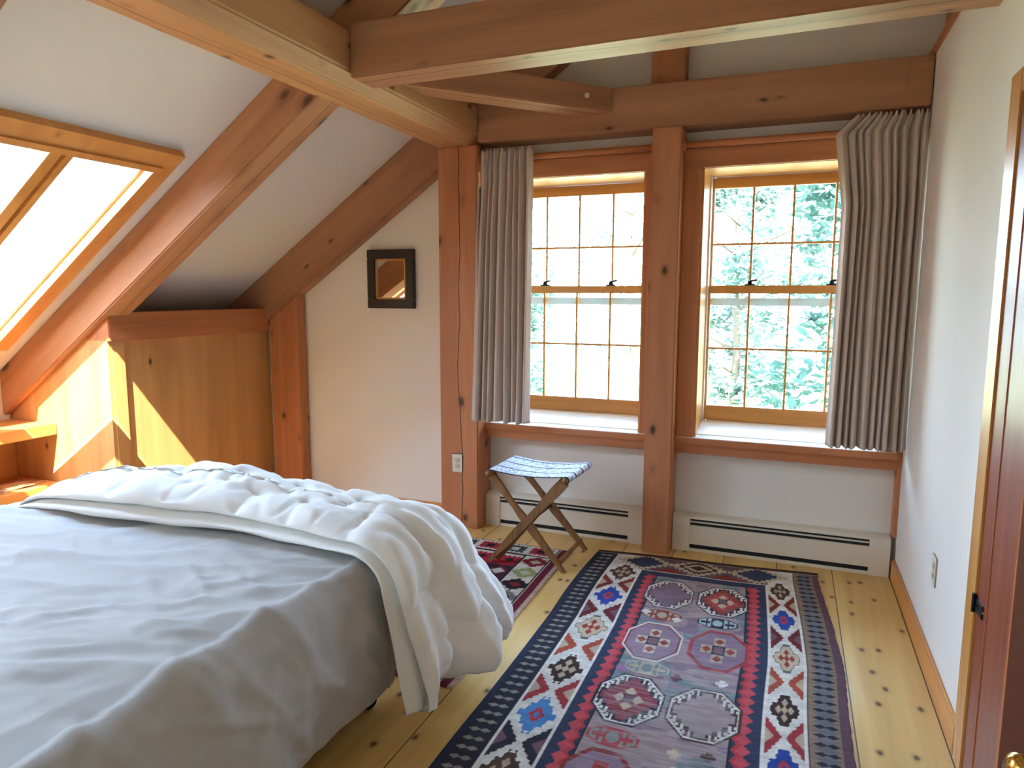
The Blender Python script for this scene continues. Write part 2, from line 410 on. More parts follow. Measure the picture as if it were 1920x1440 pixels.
# ------------------------------------------------------------------ skylight (in the left slope)
sk = empty('window_3', (-3.4, 2.18, zc(-3.4)), 'wood-framed skylight in the sloped ceiling above the bed head', kind='structure')
def sloped(name, x0, x1, y0, y1, o0, o1, mat, parent, label=None):
    return obj(name, slope_box(bmesh.new(), x0, x1, y0, y1, o0, o1), mat, parent, label=label)
def skylight(root, y0, y1, mull=True):
    X0, X1 = -4.05, -2.835
    bm = bmesh.new()
    slope_box(bm, X1, X1+.095, y0-.09, y1+.09, -.04, .0); slope_box(bm, X0-.09, X0, y0-.09, y1+.09, -.04, .0)
    slope_box(bm, X0, X1, y0-.09, y0, -.04, .0); slope_box(bm, X0, X1, y1, y1+.09, -.04, .0)
    slope_box(bm, X1-.008, X1+.02, y0-.02, y1+.02, -.05, -.04)
    obj('casing', bm, M['pine_x'], root)
    bm = bmesh.new()
    slope_box(bm, X1+.012, X1+.062, y0-.06, y1+.06, 0, .075); slope_box(bm, X0-.06, X0-.012, y0-.06, y1+.06, 0, .075)
    slope_box(bm, X0-.012, X1+.012, y0-.06, y0-.012, 0, .075); slope_box(bm, X0-.012, X1+.012, y1+.012, y1+.06, 0, .075)
    obj('curb', bm, M['pine_x'], root)
    bm = bmesh.new()
    slope_box(bm, X1-.004, X1+.012, y0, y1, .02, .07); slope_box(bm, X0-.012, X0+.004, y0, y1, .02, .07)
    slope_box(bm, X0, X1, y0-.012, y0+.004, .02, .07); slope_box(bm, X0, X1, y1-.004, y1+.012, .02, .07)
    sash = obj('sash_frame', bm, M['alu'], root)
    if mull:
        ym = 2.105
        sloped('mullion', X0, X1, ym-.060, ym-.010, -.035, .04, M['sash_x'], root)
        sloped('mullion', X0, X1, ym+.010, ym+.042, -.035, .04, M['sash_x'], root)
        sloped('weather_strip', X0, X1, ym-.010, ym+.010, -.02, .04, M['trim_x'], root)
        sloped('pane', X0+.003, X1-.003, y0+.004, ym-.060, .045, .05, M['glass'], sash)
        sloped('pane', X0+.003, X1-.003, ym+.042, y1-.004, .045, .05, M['glass'], sash)
    else: sloped('pane', X0+.003, X1-.003, y0+.004, y1-.004, .045, .05, M['glass'], sash)
skylight(sk, 1.82, 2.54)
fill_sk = empty('window_4', (-3.4, -.27, zc(-3.4)), 'unseen skylight added in the near bay to brighten the room', kind='structure')  # added out of view so that more daylight fills the near room
skylight(fill_sk, -.76, .21, False)

# ------------------------------------------------------------------ gable windows
def window(n, x0, x1, gx0, gx1, label, cas_left, cas_right):
    root = empty('window_%d' % n, ((x0+x1)/2, 4.3, ZS), label, kind='structure')
    YC = 4.08   # face of the casing
    YI = 4.40   # inner face of the lower sash
    # jamb lining
    bm = bmesh.new()
    box(bm, x0-.004, x0+.016, YC+.02, YI+.10, ZS, ZH); box(bm, x1-.016, x1+.004, YC+.02, YI+.10, ZS, ZH)
    obj('jamb', bm, M['sash_z'], root)
    obj('head_jamb', B(x0, x1, YC+.02, YI+.10, ZH-.018, ZH+.002), M['sash_x'], root)
    # casing boards
    bm = B(cas_left, cas_right, YC, YW, ZH-.015, ZH+.088, bev=.003)
    obj('head_casing', bm, M['trim_x'], root)
    bm = bmesh.new()
    if cas_left < x0-.01: box(bm, cas_left, x0+.002, YC, YW, ZS+.02, ZH-.015, bev=.003)
    if cas_right > x1+.01: box(bm, x1-.002, cas_right, YC, YW, ZS+.02, ZH-.015, bev=.003)
    if len(bm.verts): obj('side_casing', bm, M['trim_z'], root)
    # stool, apron
    bm = B(cas_left, cas_right, YC-.015, YI+.02, ZS, ZS+.028, bev=.004)
    sill = obj('sill', bm, M['sill'], root)
    prism(bm := bmesh.new(), [(4.16, .683), (YI+.01, .683), (YI+.01, .735), (YI-.06, .728), (4.17, .69)], x1-x0-.034, mat=Matrix.Translation((x0+.017, 0, 0)))
    obj('sill_board', bm, M['sill'], sill)
    obj('sill_nosing', B(cas_left, cas_right, YC-.022, YC-.013, ZS-.012, ZS+.026, bev=.003), M['trim_x'], sill)
    obj('apron', B(cas_left, cas_right, YC, YW, .585, ZS, bev=.003), M['trim_x'], root)
    # stops / vinyl liner
    bm = bmesh.new()
    for xx in (x0+.016, x1-.026): box(bm, xx, xx+.01, YI-.03, YI+.09, .735, ZH-.02)
    obj('jamb_liner', bm, M['liner'], root)
    sx0, sx1 = x0+.02, x1-.02
    cw = (gx1-gx0)/4
    def sash(name, y, z0, z1, rb, rt, zmid, rail_mat, y2):
        f = bmesh.new()
        box(f, sx0, gx0, y, y2, z0, z1, bev=.003); box(f, gx1, sx1, y, y2, z0, z1, bev=.003)
        s = obj(name, f, M['sash_z'], root)
        obj('top_rail', B(gx0, gx1, y, y2, z1-rt, z1, bev=.003), rail_mat, s)
        obj('bottom_rail', B(gx0, gx1, y, y2, z0, z0+rb, bev=.003), rail_mat if name == 'lower_sash' else M['alu'], s)
        g0, g1 = z0+rb, z1-rt
        f = bmesh.new()
        for k in (1, 2, 3): box(f, gx0+cw*k-.006, gx0+cw*k+.006, y+.004, y2-.004, g0, g1)
        obj('muntins', f, M['sash_z'], s)
        f = B(gx0, gx1, y+.005, y2-.005, zmid-.006, zmid+.006)
        obj('cross_bar', f, M['sash_x'], s)
        obj('pane', B(gx0, gx1, (y+y2)/2-.002, (y+y2)/2+.002, g0, g1), M['glass'], s)
        return s
    up = sash('upper_sash', YI+.042, 1.435, ZH-.02, .045, .062, 1.80, M['sash_x'], YI+.078)
    lo = sash('lower_sash', YI, .735, 1.555, .092, .048, 1.178, M['sash_x'], YI+.036)
    for k in (1, 3):
        xx = gx0+cw*k if n == 2 else gx1-cw*k
        f = B(xx-.03, xx+.03, YI+.004, YI+.03, 1.555, 1.563, bev=.002)
        tube(f, [(xx, YI+.016, 1.56), (xx, YI+.016, 1.582)], [.017, .012], 14)
        tube(f, [(xx-.005, YI+.016, 1.578), (xx+.02, YI+.006, 1.584), (xx+.042, YI-.004, 1.588)], [.008, .006, .007], 8)
        obj('sash_lock', f, M['black'], lo)
    return root
window(1, WL[0], WL[1], -1.737, -.853, 'left double-hung sash window, between the two timber posts', -1.80, -.752)
window(2, WR[0], WR[1], -.457, .43, 'right double-hung sash window, beside the right wall', -.592, XR-.021)

# ------------------------------------------------------------------ curtain rods and curtains
def rod(x0, x1, label):
    r = empty('curtain_rod', ((x0+x1)/2, 4.045, 2.31), label, 'curtain rod', 'wooden curtain rods')
    obj('pole', tube(bmesh.new(), [(x0+.012, 4.045, 2.312), (x1-.012, 4.045, 2.312)], .0185, 20), M['trim_x'], r, smooth=True)
    for a, b in ((x0, x0+.014), (x1-.014, x1)):
        bm = tube(bmesh.new(), [(a, 4.045, 2.312), (b, 4.045, 2.312)], .03, 20)
        box(bm, a, b, 4.03, 4.08, 2.295, 2.33)
        obj('socket', bm, M['trim_x'], r)
rod(-1.80, -.752, 'wooden curtain rod above the left window')
rod(-.592, XR-.001, 'wooden curtain rod above the right window')

def curtain(xl, xr, nf, zt, zb, label, seed, lead=None, xlb=None, xrb=None, z_slope=0):
    """xl(z), xr(z) give the two side edges"""
    nu, nv = nf*22, 90
    P = np.zeros((nu+1, nv+1, 3))
    R = random.Random(seed); jit = [R.uniform(-.22, .22) for _ in range(nf+2)]; am = [R.uniform(.75, 1.2) for _ in range(nf+2)]
    for j in range(nv+1):
        v = j/nv; z = zt + (zb-zt)*v
        a, b = xl(z), xr(z)
        head = max(0, 1-(zt-z)/.075)                    # ruffle above the hooks
        pinch = math.exp(-((zt-z-.09)/.06)**2)
        for i in range(nu+1):
            u = i/nu; k = u*nf; fi = min(int(k), nf)
            kk = k + .16*math.sin(1.7*k+seed) - .16*math.sin(seed)*(1-u); f_ = kk % 1
            ph = 2*math.pi*kk
            A = (.019 + .024*min(1, max(0, (zt-z-.08)/.4)))*am[int(kk) % (nf+1)]*min(1, 12*u+.25)*min(1, 12*(1-u)+.25)
            s = 1-2*(abs(2*f_-1)**2.6)          # broad front, narrow deep valley
            y = 3.988 - A*s*(1-.35*head)
            x = a + (b-a)*u + .004*math.sin(ph)*(1-v*.3) + .004*math.sin(3*v+fi)
            y += .006*math.sin(5*v+1.7*k) - .012*v
            y = y - .010*pinch*max(0, s) + head*.007*math.sin(3*ph)
            zz = z + (.012*math.sin(1.5*ph)*head if head > 0 else 0) + (.006*math.sin(ph*.5+seed) if v > .985 else 0)
            if x < -1.79: y = min(y, 3.945)
            P[i, j] = (x, min(y, 4.022), zz)
    bm, _ = grid_bm(P)
    bmesh.ops.recalc_face_normals(bm, faces=bm.faces)
    o = obj('curtain', bm, M['curtain'], smooth=True)
    sm = o.modifiers.new('thickness', 'SOLIDIFY'); sm.thickness = .003
    rebase(o, ((xl(zb)+xr(zb))/2, 3.985, zb))
    return tag(o, label, 'curtain', 'taupe pleated curtains')
curtain(lambda z: -1.785-.05*(2.35-z)/1.63, lambda z: -1.452+.0*z, 8, 2.352, .712, 'narrow taupe pleated curtain drawn back at the left post', 3)
def rx0(z):
    t = (2.375-z)/1.66
    if z > 2.30: return .25 - .085*min(1, (2.375-z)/.075)
    return .165 + .045*min(1, (2.30-z)/.35) - .012*max(0, t-.3)
curtain(rx0, lambda z: .572-.0*z, 10, 2.378, .712, 'wide taupe pleated curtain at the right wall, flared at its leading edge', 8)

# ------------------------------------------------------------------ baseboard heaters
def heater(x0, x1, label, e0, e1):
    r = empty('baseboard_heater', ((x0+x1)/2, 4.12, 0), label, 'heater', 'cream baseboard heaters')
    Y0 = 4.078
    prof = [(YW, .012), (YW-.012, .012), (YW-.012, .205), (4.10, .212), (Y0+.004, .203), (Y0+.004, .188), (4.11, .19), (4.13, .16), (YW, .16)]
    bm = prism(bmesh.new(), [(YW, .02), (YW, .213), (4.10, .213), (Y0+.006, .205), (Y0+.004, .196), (4.10, .20), (YW-.01, .20), (YW-.01, .02)], x1-x0, mat=Matrix.Translation((x0, 0, 0)))
    obj('back_cover', bm, M['heater'], r)
    obj('fins', B(x0+.03, x1-.03, 4.105, YW-.012, .07, .15), M['dark'], r)
    bm = prism(bmesh.new(), [(Y0, .045), (Y0+.004, .045), (Y0+.010, .148), (Y0+.03, .155), (Y0+.03, .159), (Y0+.004, .157)], x1-x0, mat=Matrix.Translation((x0, 0, 0)))
    obj('front_panel', bm, M['heater'], r)
    obj('slot', B(x0+e0, x1-e1, Y0+.014, Y0+.03, .150, .199), M['dark'], r)  # dark block standing in for the shade inside the top opening
    bm = prism(bmesh.new(), [(Y0+.002, .176), (Y0+.016, .179), (Y0+.016, .183), (Y0+.002, .180)], x1-x0-e0-e1, mat=Matrix.Translation((x0+e0, 0, 0)))
    obj('damper', bm, M['heater'], r)
    bm = B(x0+e0, x1-e1, Y0+.012, YW-.014, .012, .05)
    obj('gap_shade', bm, M['dark'], r)  # dark block standing in for the shade below the front panel
    obj('bottom_lip', B(x0+.005, x1-.005, Y0+.004, Y0+.05, 0, .018, bev=.002), M['heater'], r)
    for a, b in ((x0, x0+e0), (x1-e1, x1)):
        bm = prism(bmesh.new(), [(YW-.002, 0), (YW-.002, .216), (4.10, .216), (Y0-.001, .206), (Y0-.006, .16), (Y0-.006, 0)], b-a, .002, mat=Matrix.Translation((a, 0, 0)))
        obj('end_cap', bm, M['heater'], r)
    return r
heater(-1.797, -.756, 'cream baseboard heater under the left window, behind the folding stool', .10, .10)
heater(-.590, .555, 'cream baseboard heater under the right window', .10, .10)

# ------------------------------------------------------------------ outlets
def outlet(loc, axis, label, faces=2):
    r = empty('wall_outlet', loc, label, 'outlet')
    T = Matrix.Translation(loc) @ (Matrix.Identity(4) if axis == 'y' else Matrix.Rotation(-math.pi/2, 4, 'Z'))
    def put(name, bm, mat, par):
        bmesh.ops.transform(bm, matrix=T, verts=bm.verts); return obj(name, bm, mat, par)
    pl = put('cover_plate', B(-.038, .038, -.006, 0, -.062, .062, bev=.003), M['ivory'], r)
    for s in (-.02, .02)[:faces]:
        so = put('socket', B(-.017, .017, -.0085, -.004, s-.0135, s+.0135, bev=.003), M['ivory'], r)
        bm = bmesh.new()
        box(bm, -.008, -.0055, -.0092, -.008, s-.003, s+.006); box(bm, .0055, .008, -.0092, -.008, s-.003, s+.006)
        tube(bm, [(0, -.0092, s-.008), (0, -.008, s-.008)], .0025, 8)
        put('slots', bm, M['dark'], so)
    put('screw', tube(bmesh.new(), [(0, -.0075, 0), (0, -.005, 0)], .003, 10), M['alu'], r)
outlet((-1.943, 3.959, .425), 'y', 'ivory outlet plate on the front of the thick left post')
outlet((XR, 3.085, .42), 'x', 'ivory outlet plate on the white right wall')

# ------------------------------------------------------------------ mirror
mr = empty('wall_mirror', (-2.525, YW, 1.6), 'small rectangular mirror in a dark frame on the white gable wall', 'mirror')
x0, x1, z0, z1, fw = -2.705, -2.345, 1.402, 1.796, .062
bm = bmesh.new()
for a in ((x0, x1, z0, z0+fw), (x0, x1, z1-fw, z1), (x0, x0+fw, z0+fw, z1-fw), (x1-fw, x1, z0+fw, z1-fw)):
    box(bm, a[0], a[1], YW-.038, YW-.002, a[2], a[3], bev=.004)
obj('frame', bm, M['frame'], mr)
bm = bmesh.new(); x0 += fw; x1 -= fw; z0 += fw; z1 -= fw; g = .012
for a in ((x0, x1, z0, z0+g), (x0, x1, z1-g, z1), (x0, x0+g, z0, z1), (x1-g, x1, z0, z1)):
    box(bm, a[0], a[1], YW-.028, YW-.008, a[2], a[3])
obj('gilt_slip', bm, M['gilt'], mr)
obj('mirror_glass', B(x0+.004, x1-.004, YW-.02, YW-.014, z0+.004, z1-.004), M['mirror'], mr)

# ------------------------------------------------------------------ built-in cabinet under the slope
XC = -3.53
cab = empty('built_in_cabinet', (-3.9, 3.4, 0), 'pine built-in cabinet with sliding doors under the sloped ceiling', 'cabinet')
raft_b = lambda x: zc(x) - .222*1.215
bm = bmesh.new()
poly_slab(bm, [(XK+.002, 2.79, 0), (XC, 2.79, 0), (XC, 2.79, raft_b(XC)-.002), (XK+.002, 2.79, raft_b(XK)-.002)], (0, .022, 0))
obj('side_panel', bm, M['cab_z'], cab)
obj('rail', B(XC-.16, XC+.022, 2.788, 4.075, 1.232, 1.392, bev=.004), M['trim_y'], cab)
obj('stile', B(XC-.03, XC+.004, 2.812, 2.895, 0, 1.232, bev=.002), M['cab_z'], cab)
bm = B(XC-.05, XC-.026, 2.908, 3.585, .06, 1.24, bev=.002)
obj('sliding_door', bm, M['cab_z'], cab)
obj('sliding_door', B(XC-.080, XC-.056, 3.54, 4.16, .06, 1.24, bev=.002), M['cab_z'], cab)
obj('bottom_track', B(XC-.10, XC+.01, 2.812, 4.16, 0, .06), M['trim_y'], cab)
obj('shadow_back', B(XC-.12, XC-.10, 2.812, 4.16, .06, 1.24), M['cab_z'], cab)

# ------------------------------------------------------------------ bookshelf at the bed head
sh = empty('bookshelf', (-4.2, 2.2, 0), 'low built-in pine bookshelf below the skylight beside the bed head', 'shelf')
obj('top_board', B(XK+.002, -3.99, 1.2, 2.788, .672, .738, bev=.004), M['pine_y'], sh)
obj('lower_board', B(XK+.002, -3.985, 1.2, 2.788, .315, .385, bev=.004), M['pine_y'], sh)
obj('back_board', B(XK+.002, XK+.02, 1.2, 2.788, 0, .672), M['pine_y'], sh)
obj('divider', B(XK+.02, -4.0, 1.2, 1.23, .385, .672), M['pine_z'], sh)
obj('plinth', B(-4.06, -4.04, 1.2, 2.788, 0, .315), M['trim_y'], sh)
def magazine(name, x, y, z, w, l, t, rot, cols, label):
    bm = B(-w/2, w/2, -l/2, l/2, 0, t, bev=.001)
    T = Matrix.Translation((x, y, z)) @ Matrix.Rotation(rot, 4, 'Z')
    r = empty(name, (x, y, z), label, 'magazine', 'magazines on the bedside shelf')
    p = B(-w/2+.002, w/2-.002, -l/2+.002, l/2-.002, .0012, t-.0012); bmesh.ops.transform(p, matrix=T, verts=p.verts)
    obj('pages', p, plain('paper', srgb(226, 220, 208), .8), r)
    c = bmesh.new(); box(c, -w/2, w/2, -l/2, l/2, t-.0012, t); box(c, -w/2, w/2, -l/2, l/2, 0, .0012); box(c, -w/2, -w/2+.0015, -l/2, l/2, 0, t)
    bmesh.ops.transform(c, matrix=T, verts=c.verts)
    m, nt, b = newmat('printed_cover'); v, o, _ = coords(nt, 'x')
    vo = N(nt, 'ShaderNodeTexVoronoi'); L(nt, scaled(nt, v, (14, 9, 1)), vo.inputs['Vector']); vo.inputs['Scale'].default_value = 1
    L(nt, ramp(nt, N(nt, 'ShaderNodeSeparateColor').outputs[0] if False else vo.outputs['Distance'], (0, cols[0]), (.45, cols[1]), (.8, cols[2])), b.inputs['Base Color'])
    b.inputs['Roughness'].default_value = .35
    obj('cover', c, m, r)
magazine('magazine', -4.17, 2.60, .386, .21, .28, .009, .25, (srgb(120, 60, 40), srgb(170, 98, 60), srgb(206, 160, 120)), 'lowest magazine of the pile on the lower bedside shelf')
magazine('magazine', -4.16, 2.54, .3955, .21, .28, .010, -.15, (srgb(150, 80, 50), srgb(120, 56, 36), srgb(214, 170, 130)), 'topmost reddish brown magazine of the pile on the lower bedside shelf')
magazine('magazine', -4.15, 2.27, .386, .21, .28, .012, .1, (srgb(70, 50, 60), srgb(150, 90, 70), srgb(190, 170, 160)), 'magazine lying left of the pile on the lower bedside shelf')

# ------------------------------------------------------------------ bed
bed = empty('bed', (-2.2, 1.3, 0), 'double bed with a grey cotton sheet, its head at the low bookshelf', 'bed')
BX0, BX1, BY0, BY1, BT, RC = -3.10, -1.262, .52, 2.07, .598, .07
def fold(p, fx, fy, ox=0, oy=0): return mn.noise(Vector((p[0]*fx+ox, p[1]*fy+oy, 3.1)))
def ridge(p, ang, f, stretch, ox):
    c, s = math.cos(ang), math.sin(ang)
    u = p[0]*c + p[1]*s; w = -p[0]*s + p[1]*c
    n = mn.noise(Vector((u*f/stretch+ox, w*f, ox*1.7))); return (1-abs(n)*2.2)
st = .0125; wrap = .58
A_ = np.arange(BX0+RC-.3, BX1-RC+wrap, st); Bv = np.arange(BY0+RC-wrap, BY1-RC+wrap, st)
P = np.zeros((len(A_), len(Bv), 3))
for i, a in enumerate(A_):
    for j, b in enumerate(Bv):
        cx = min(max(a, BX0+RC), BX1-RC); cy = min(max(b, BY0+RC), BY1-RC)
        ox, oy = a-cx, b-cy; r = math.hypot(ox, oy)
        q = (a, b)
        # long pulls over the top, short gathers at the rim, loose folds down the side
        wp = (q[0]+.05*fold(q, 3, 3, 20), q[1]+.05*fold(q, 3, 3, 31))
        w = .010*max(0, ridge(wp, .30, 2.6, 4.5, 2.3))**3 + .007*fold(q, 1.6, 4.2, 1)
        for ang, fr, st_, sd_, am_ in ((.34, 2.8, 4.5, 12.3, .030), (.62, 3.6, 4, 7.9, .026), (.12, 5.0, 4, 4.4, .019), (.42, 5.5, 4, 24.4, .018), (.95, 7, 3, 5.2, .013), (-.25, 7.5, 3.5, 9.2, .013), (.5, 10, 3, 15.2, .008), (.2, 13, 3, 18.2, .006)):
            w += .6*am_*max(0, 1-(1-ridge(wp, ang, fr, st_, sd_))*1.9)**1.5 * max(0, .65+1.2*fold(q, 2.2, 2.2, sd_))
        w += .002*fold(q, 14, 14, 5)
        if r < 1e-6: P[i, j] = (cx, cy, BT + w - .012*math.exp(-((BX1-a)/.12)**2)); continue
        dx, dy = ox/r, oy/r
        arc = RC*math.pi/2
        if r < arc: lat = RC*math.sin(r/RC); dz = RC*(1-math.cos(r/RC))
        else: t = r-arc; lat = RC - .16*t*t + .016*math.sin(min(t*6.5, math.pi)); dz = RC + t
        side = b if abs(ox) > abs(oy) else a
        g = min(1, r/.25)
        wave = g*(.018*max(0, ridge((side, r), 1.0, 3.6, 3, 11.3))**2 + .014*mn.noise(Vector((side*3.2, r*1.4, 8))) + .012*max(0, ridge((side, r), .7, 7, 3, 6.1))**3 + .010*max(0, ridge((side, r), 2.1, 6, 3, 3.3))**3)
        lat += wave + w*.5*min(1, r/.1); dz -= w*(1-min(1, r/.1))
        dz = min(dz, BT-.115+.02*mn.noise(Vector((side*2.5, 0, 1))))
        P[i, j] = (cx+dx*lat, cy+dy*lat, BT-dz)
bm, _ = grid_bm(P)
bmesh.ops.recalc_face_normals(bm, faces=bm.faces)
so = obj('sheet', bm, M['sheet'], bed, smooth=True)
so.modifiers.new('thickness', 'SOLIDIFY').thickness = .003
obj('mattress', B(BX0+.06, BX1-.07, BY0+.06, BY1-.07, .33, BT-.04, bev=.03), M['sheet'], bed)
obj('box_spring', B(BX0+.06, BX1-.10, BY0+.06, BY1-.10, .15, .328, bev=.01), plain('ticking', srgb(150, 146, 140), .9), bed)
obj('bed_frame', B(BX0+.07, BX1-.12, BY0+.07, BY1-.12, .118, .148), M['black'], bed)
for lx in (BX0+.10, BX1-.105):
    for ly in (BY0+.10, BY1-.04):
        bm = tube(bmesh.new(), [(lx, ly, .03), (lx, ly, .13)], .014, 12)
        lg = obj('leg', bm, M['black'], bed)
        bm = tube(bmesh.new(), [(lx-.012, ly+.004, .028), (lx+.016, ly-.008, .028)], .028, 18)
        obj('caster', bm, M['black'], lg)

# ------------------------------------------------------------------ duvet folded over the far side of the bed
def catmull(pts, n):
    out = []; m = len(pts)
    for k in range(n):
        t = k/n*m; i = int(t); f = t-i
        p = [np.array(pts[(i+d) % m]) for d in (-1, 0, 1, 2)]
        out.append(.5*((2*p[1]) + (-p[0]+p[2])*f + (2*p[0]-5*p[1]+4*p[2]-p[3])*f*f + (-p[0]+3*p[1]-3*p[2]+p[3])*f**3))
    return out
PROF = [(1.90, .004), (1.862, .014), (1.856, .034), (1.90, .048), (1.935, .054), (1.89, .062), (1.872, .082), (1.90, .112), (2.00, .148), (2.12, .160), (2.24, .145),
        (2.335, .08), (2.372, -.02), (2.37, -.13), (2.33, -.22), (2.25, -.24), (2.18, -.2), (2.15, -.1), (2.14, .004), (2.02, .004)]
nprof = 150; prof = catmull(PROF, nprof)
# path of the underside: along the bed top, over the foot, down towards the floor
path = []
xs_ = np.linspace(-2.93, -1.33, 140)
for x in xs_: path.append((x, BT+.022))
for k in range(1, 26):
    th = k/25*math.radians(78); path.append((-1.33+.115*math.sin(th), BT+.022-.115*(1-math.cos(th))))
px, pz = path[-1]; dxn, dzn = math.cos(math.radians(-78)), math.sin(math.radians(-78))
for k in range(1, 55): path.append((px+dxn*k*.0078, pz+dzn*k*.0078))
path = np.array(path); seg = np.r_[0, np.cumsum(np.hypot(*np.diff(path, axis=0).T))]; SL = seg[-1]
ns = 330
P = np.zeros((nprof, ns, 3))
for j in range(ns):
    s = SL*(1-math.cos(math.pi*j/(ns-1)))/2 if False else SL*j/(ns-1)
    def at(s_):
        s_ = min(max(s_, 0), SL); x = np.interp(s_, seg, path[:, 0]); z = np.interp(s_, seg, path[:, 1]); return x, z
    hang0 = max(0, (s-1.64)/(SL-1.64))
    end0 = min(1, s/.14); end1 = min(1, (SL-s)/.12)
    low = .55+.45*min(1, s/.62)**.8
    tap = low*math.sqrt(max(0, 1-(1-end0)**2))*math.sqrt(max(0, 1-(1-end1)**2))
    for i in range(nprof):
        y, h = prof[i]
        yy = (y-1.86)/.5
        # uneven hem: how far each strip reaches down
        ext = .045*math.sin(yy*15+1.2) + .015*math.sin(yy*31) - .05*max(0, yy-.75)
        sl = s + hang0*ext if hang0 > 0 else s
        x, z = at(sl); xa, za = at(sl-.01); xb, zb = at(sl+.01)
        tx, tz = xb-xa, zb-za; l = math.hypot(tx, tz) or 1; nx, nz = -tz/l, tx/l
        hh = h
        kq = i*20/nprof; top = min(1, max(0, (kq-6)/1.6))*min(1, max(0, (15.2-kq)/2.5))
        gs, gy = (s+.05)/.27, (y-1.86)/.17
        row = math.floor(gy); gs += .5*(row % 2); gs += .18*mn.noise(Vector((s*2, y*3, 7.7))); gy += .2*mn.noise(Vector((s*2.3, y*2, 3.7)))
        fx_, fy_ = gs-math.floor(gs)-.5, gy-math.floor(gy)-.5
        dd2 = (0.5-abs(fx_))**2*.073 + (0.5-abs(fy_))**2*.029
        tuft = math.exp(-dd2/.0009)
        puff = (math.cos(math.pi*fx_)*math.cos(math.pi*fy_))
        crease = max(0, 1-abs(mn.noise(Vector((s*6.5, y*8, 2.2))))*5)
        n1 = mn.noise(Vector((s*3.1, y*5, 1.3))); n2 = mn.noise(Vector((s*9, y*10, 4.3)))
        hh += top*(.026*(max(0, puff)**.6-.62) - .034*tuft + .030*n1 + .014*n2 - .010*crease + .005*mn.noise(Vector((s*22, y*26, 8.8))))
        hh += (.028*math.sin(2.2*s+.6))*min(1, max(0, h/.1))
        # swell over the middle of the bed, gathers on the hanging end
        yg = y - (.02*math.sin(3.3*s+.5)+.018*mn.noise(Vector((s*2.4, 0, 9.1))))*(1 if y < 2.05 else .4)
        yg += .045*math.sin(math.pi*min(1, s/1.9))*(1 if y < 2.1 else .2)
        if y < 1.95: hh += .008*mn.noise(Vector((s*7, 2, h*30)))
        fl = hang0**.8
        hh += fl*(.055*math.sin(yy*15+.5) + .020*math.sin(yy*34+s*3) + .05*math.sin(math.pi*min(1, max(0, yy))) + .10*max(0, yy)) * (1 if h > .05 else .5)
        yg += fl*(.045 + .13*yy)
        hh = hh*tap if hh > 0 else hh*tap
        if y > 2.1: yg -= .06*max(0, 1-s/.6)
        hh *= .90
        if hang0 <= 0.02 and y < 2.09: hh = max(hh, .003)
        P[i, j] = (x+nx*hh, yg, max(.03, z+nz*hh))
bm, vs = grid_bm(P, closed_u=True)
bm.faces.new([vs[i][0] for i in range(nprof)]); bm.faces.new([vs[i][ns-1] for i in reversed(range(nprof))])
bmesh.ops.recalc_face_normals(bm, faces=bm.faces)
dv = obj('duvet', bm, M['duvet'], smooth=True)
rebase(dv, (-2.1, 2.1, BT+.02))
tag(dv, 'puffy white quilted duvet folded along the far side of the bed, spilling over its foot', 'duvet')

# ------------------------------------------------------------------ folding stool
stl = empty('folding_stool', (-1.29, 3.68, 0), 'small folding wooden camp stool with a blue and white woven seat', 'stool')
ZT = .515
def leg(p, w0, d=.022, mat='stool'):
    """flat plank leg through points, widths w0 along it (in x-z), thickness d in y"""
    bm = bmesh.new(); rings = []
    pts = [Vector(q) for q in p]
    for i, q in enumerate(pts):
        t = (pts[min(i+1, len(pts)-1)]-pts[max(i-1, 0)]).normalized()
        nrm = Vector((-t.z, 0, t.x)).normalized(); w = w0[i]/2
        rings.append([bm.verts.new(q+nrm*w+Vector((0, e, 0))) for e in (-d/2, d/2)] + [bm.verts.new(q-nrm*w+Vector((0, e, 0))) for e in (d/2, -d/2)])
    for a, b in zip(rings, rings[1:]):
        for k in range(4): bm.faces.new((a[k], a[(k+1) % 4], b[(k+1) % 4], b[k]))
    bm.faces.new(rings[0]); bm.faces.new(list(reversed(rings[-1])))
    bmesh.ops.recalc_face_normals(bm, faces=bm.faces)
    bmesh.ops.bevel(bm, geom=bm.edges[:], offset=.003, segments=2, affect='EDGES')
    return obj('leg', bm, M[mat], stl)
def lerp_pts(a, b, n): return [Vector(a).lerp(Vector(b), k/(n-1)) for k in range(n)]
wl = [.050, .046, .034, .032, .044, .050, .040, .036, .030, .022]
leg(lerp_pts((-1.505, 3.50, ZT-.015), (-1.075, 3.49, 0), 10), wl)
wr = [.058, .062, .052, .042, .042, .050, .046, .038, .030, .022]
leg(lerp_pts((-1.085, 3.515, ZT-.015), (-1.505, 3.468, .018), 10), wr, .026)
leg(lerp_pts((-1.485, 3.84, ZT-.015), (-1.055, 3.86, 0), 10), wl)
leg(lerp_pts((-1.09, 3.535, ZT-.03), (-1.475, 3.50, .018), 10), [.03]*10, .014)
rl = obj('seat_rail', tube(bmesh.new(), [(-1.515, 3.462, ZT), (-1.50, 3.87, ZT)], .017, 14), M['stool'], stl, smooth=True)
obj('seat_rail', tube(bmesh.new(), [(-1.072, 3.475, ZT), (-1.05, 3.87, ZT)], .018, 14), M['stool'], stl, smooth=True)
obj('stretcher', tube(bmesh.new(), [(-1.10, 3.495, .062), (-1.085, 3.845, .062)], .013, 10), M['stool'], stl, smooth=True)
obj('pivot_rod', tube(bmesh.new(), [(-1.285, 3.48, .255), (-1.272, 3.85, .255)], .008, 10), M['black'], stl, smooth=True)
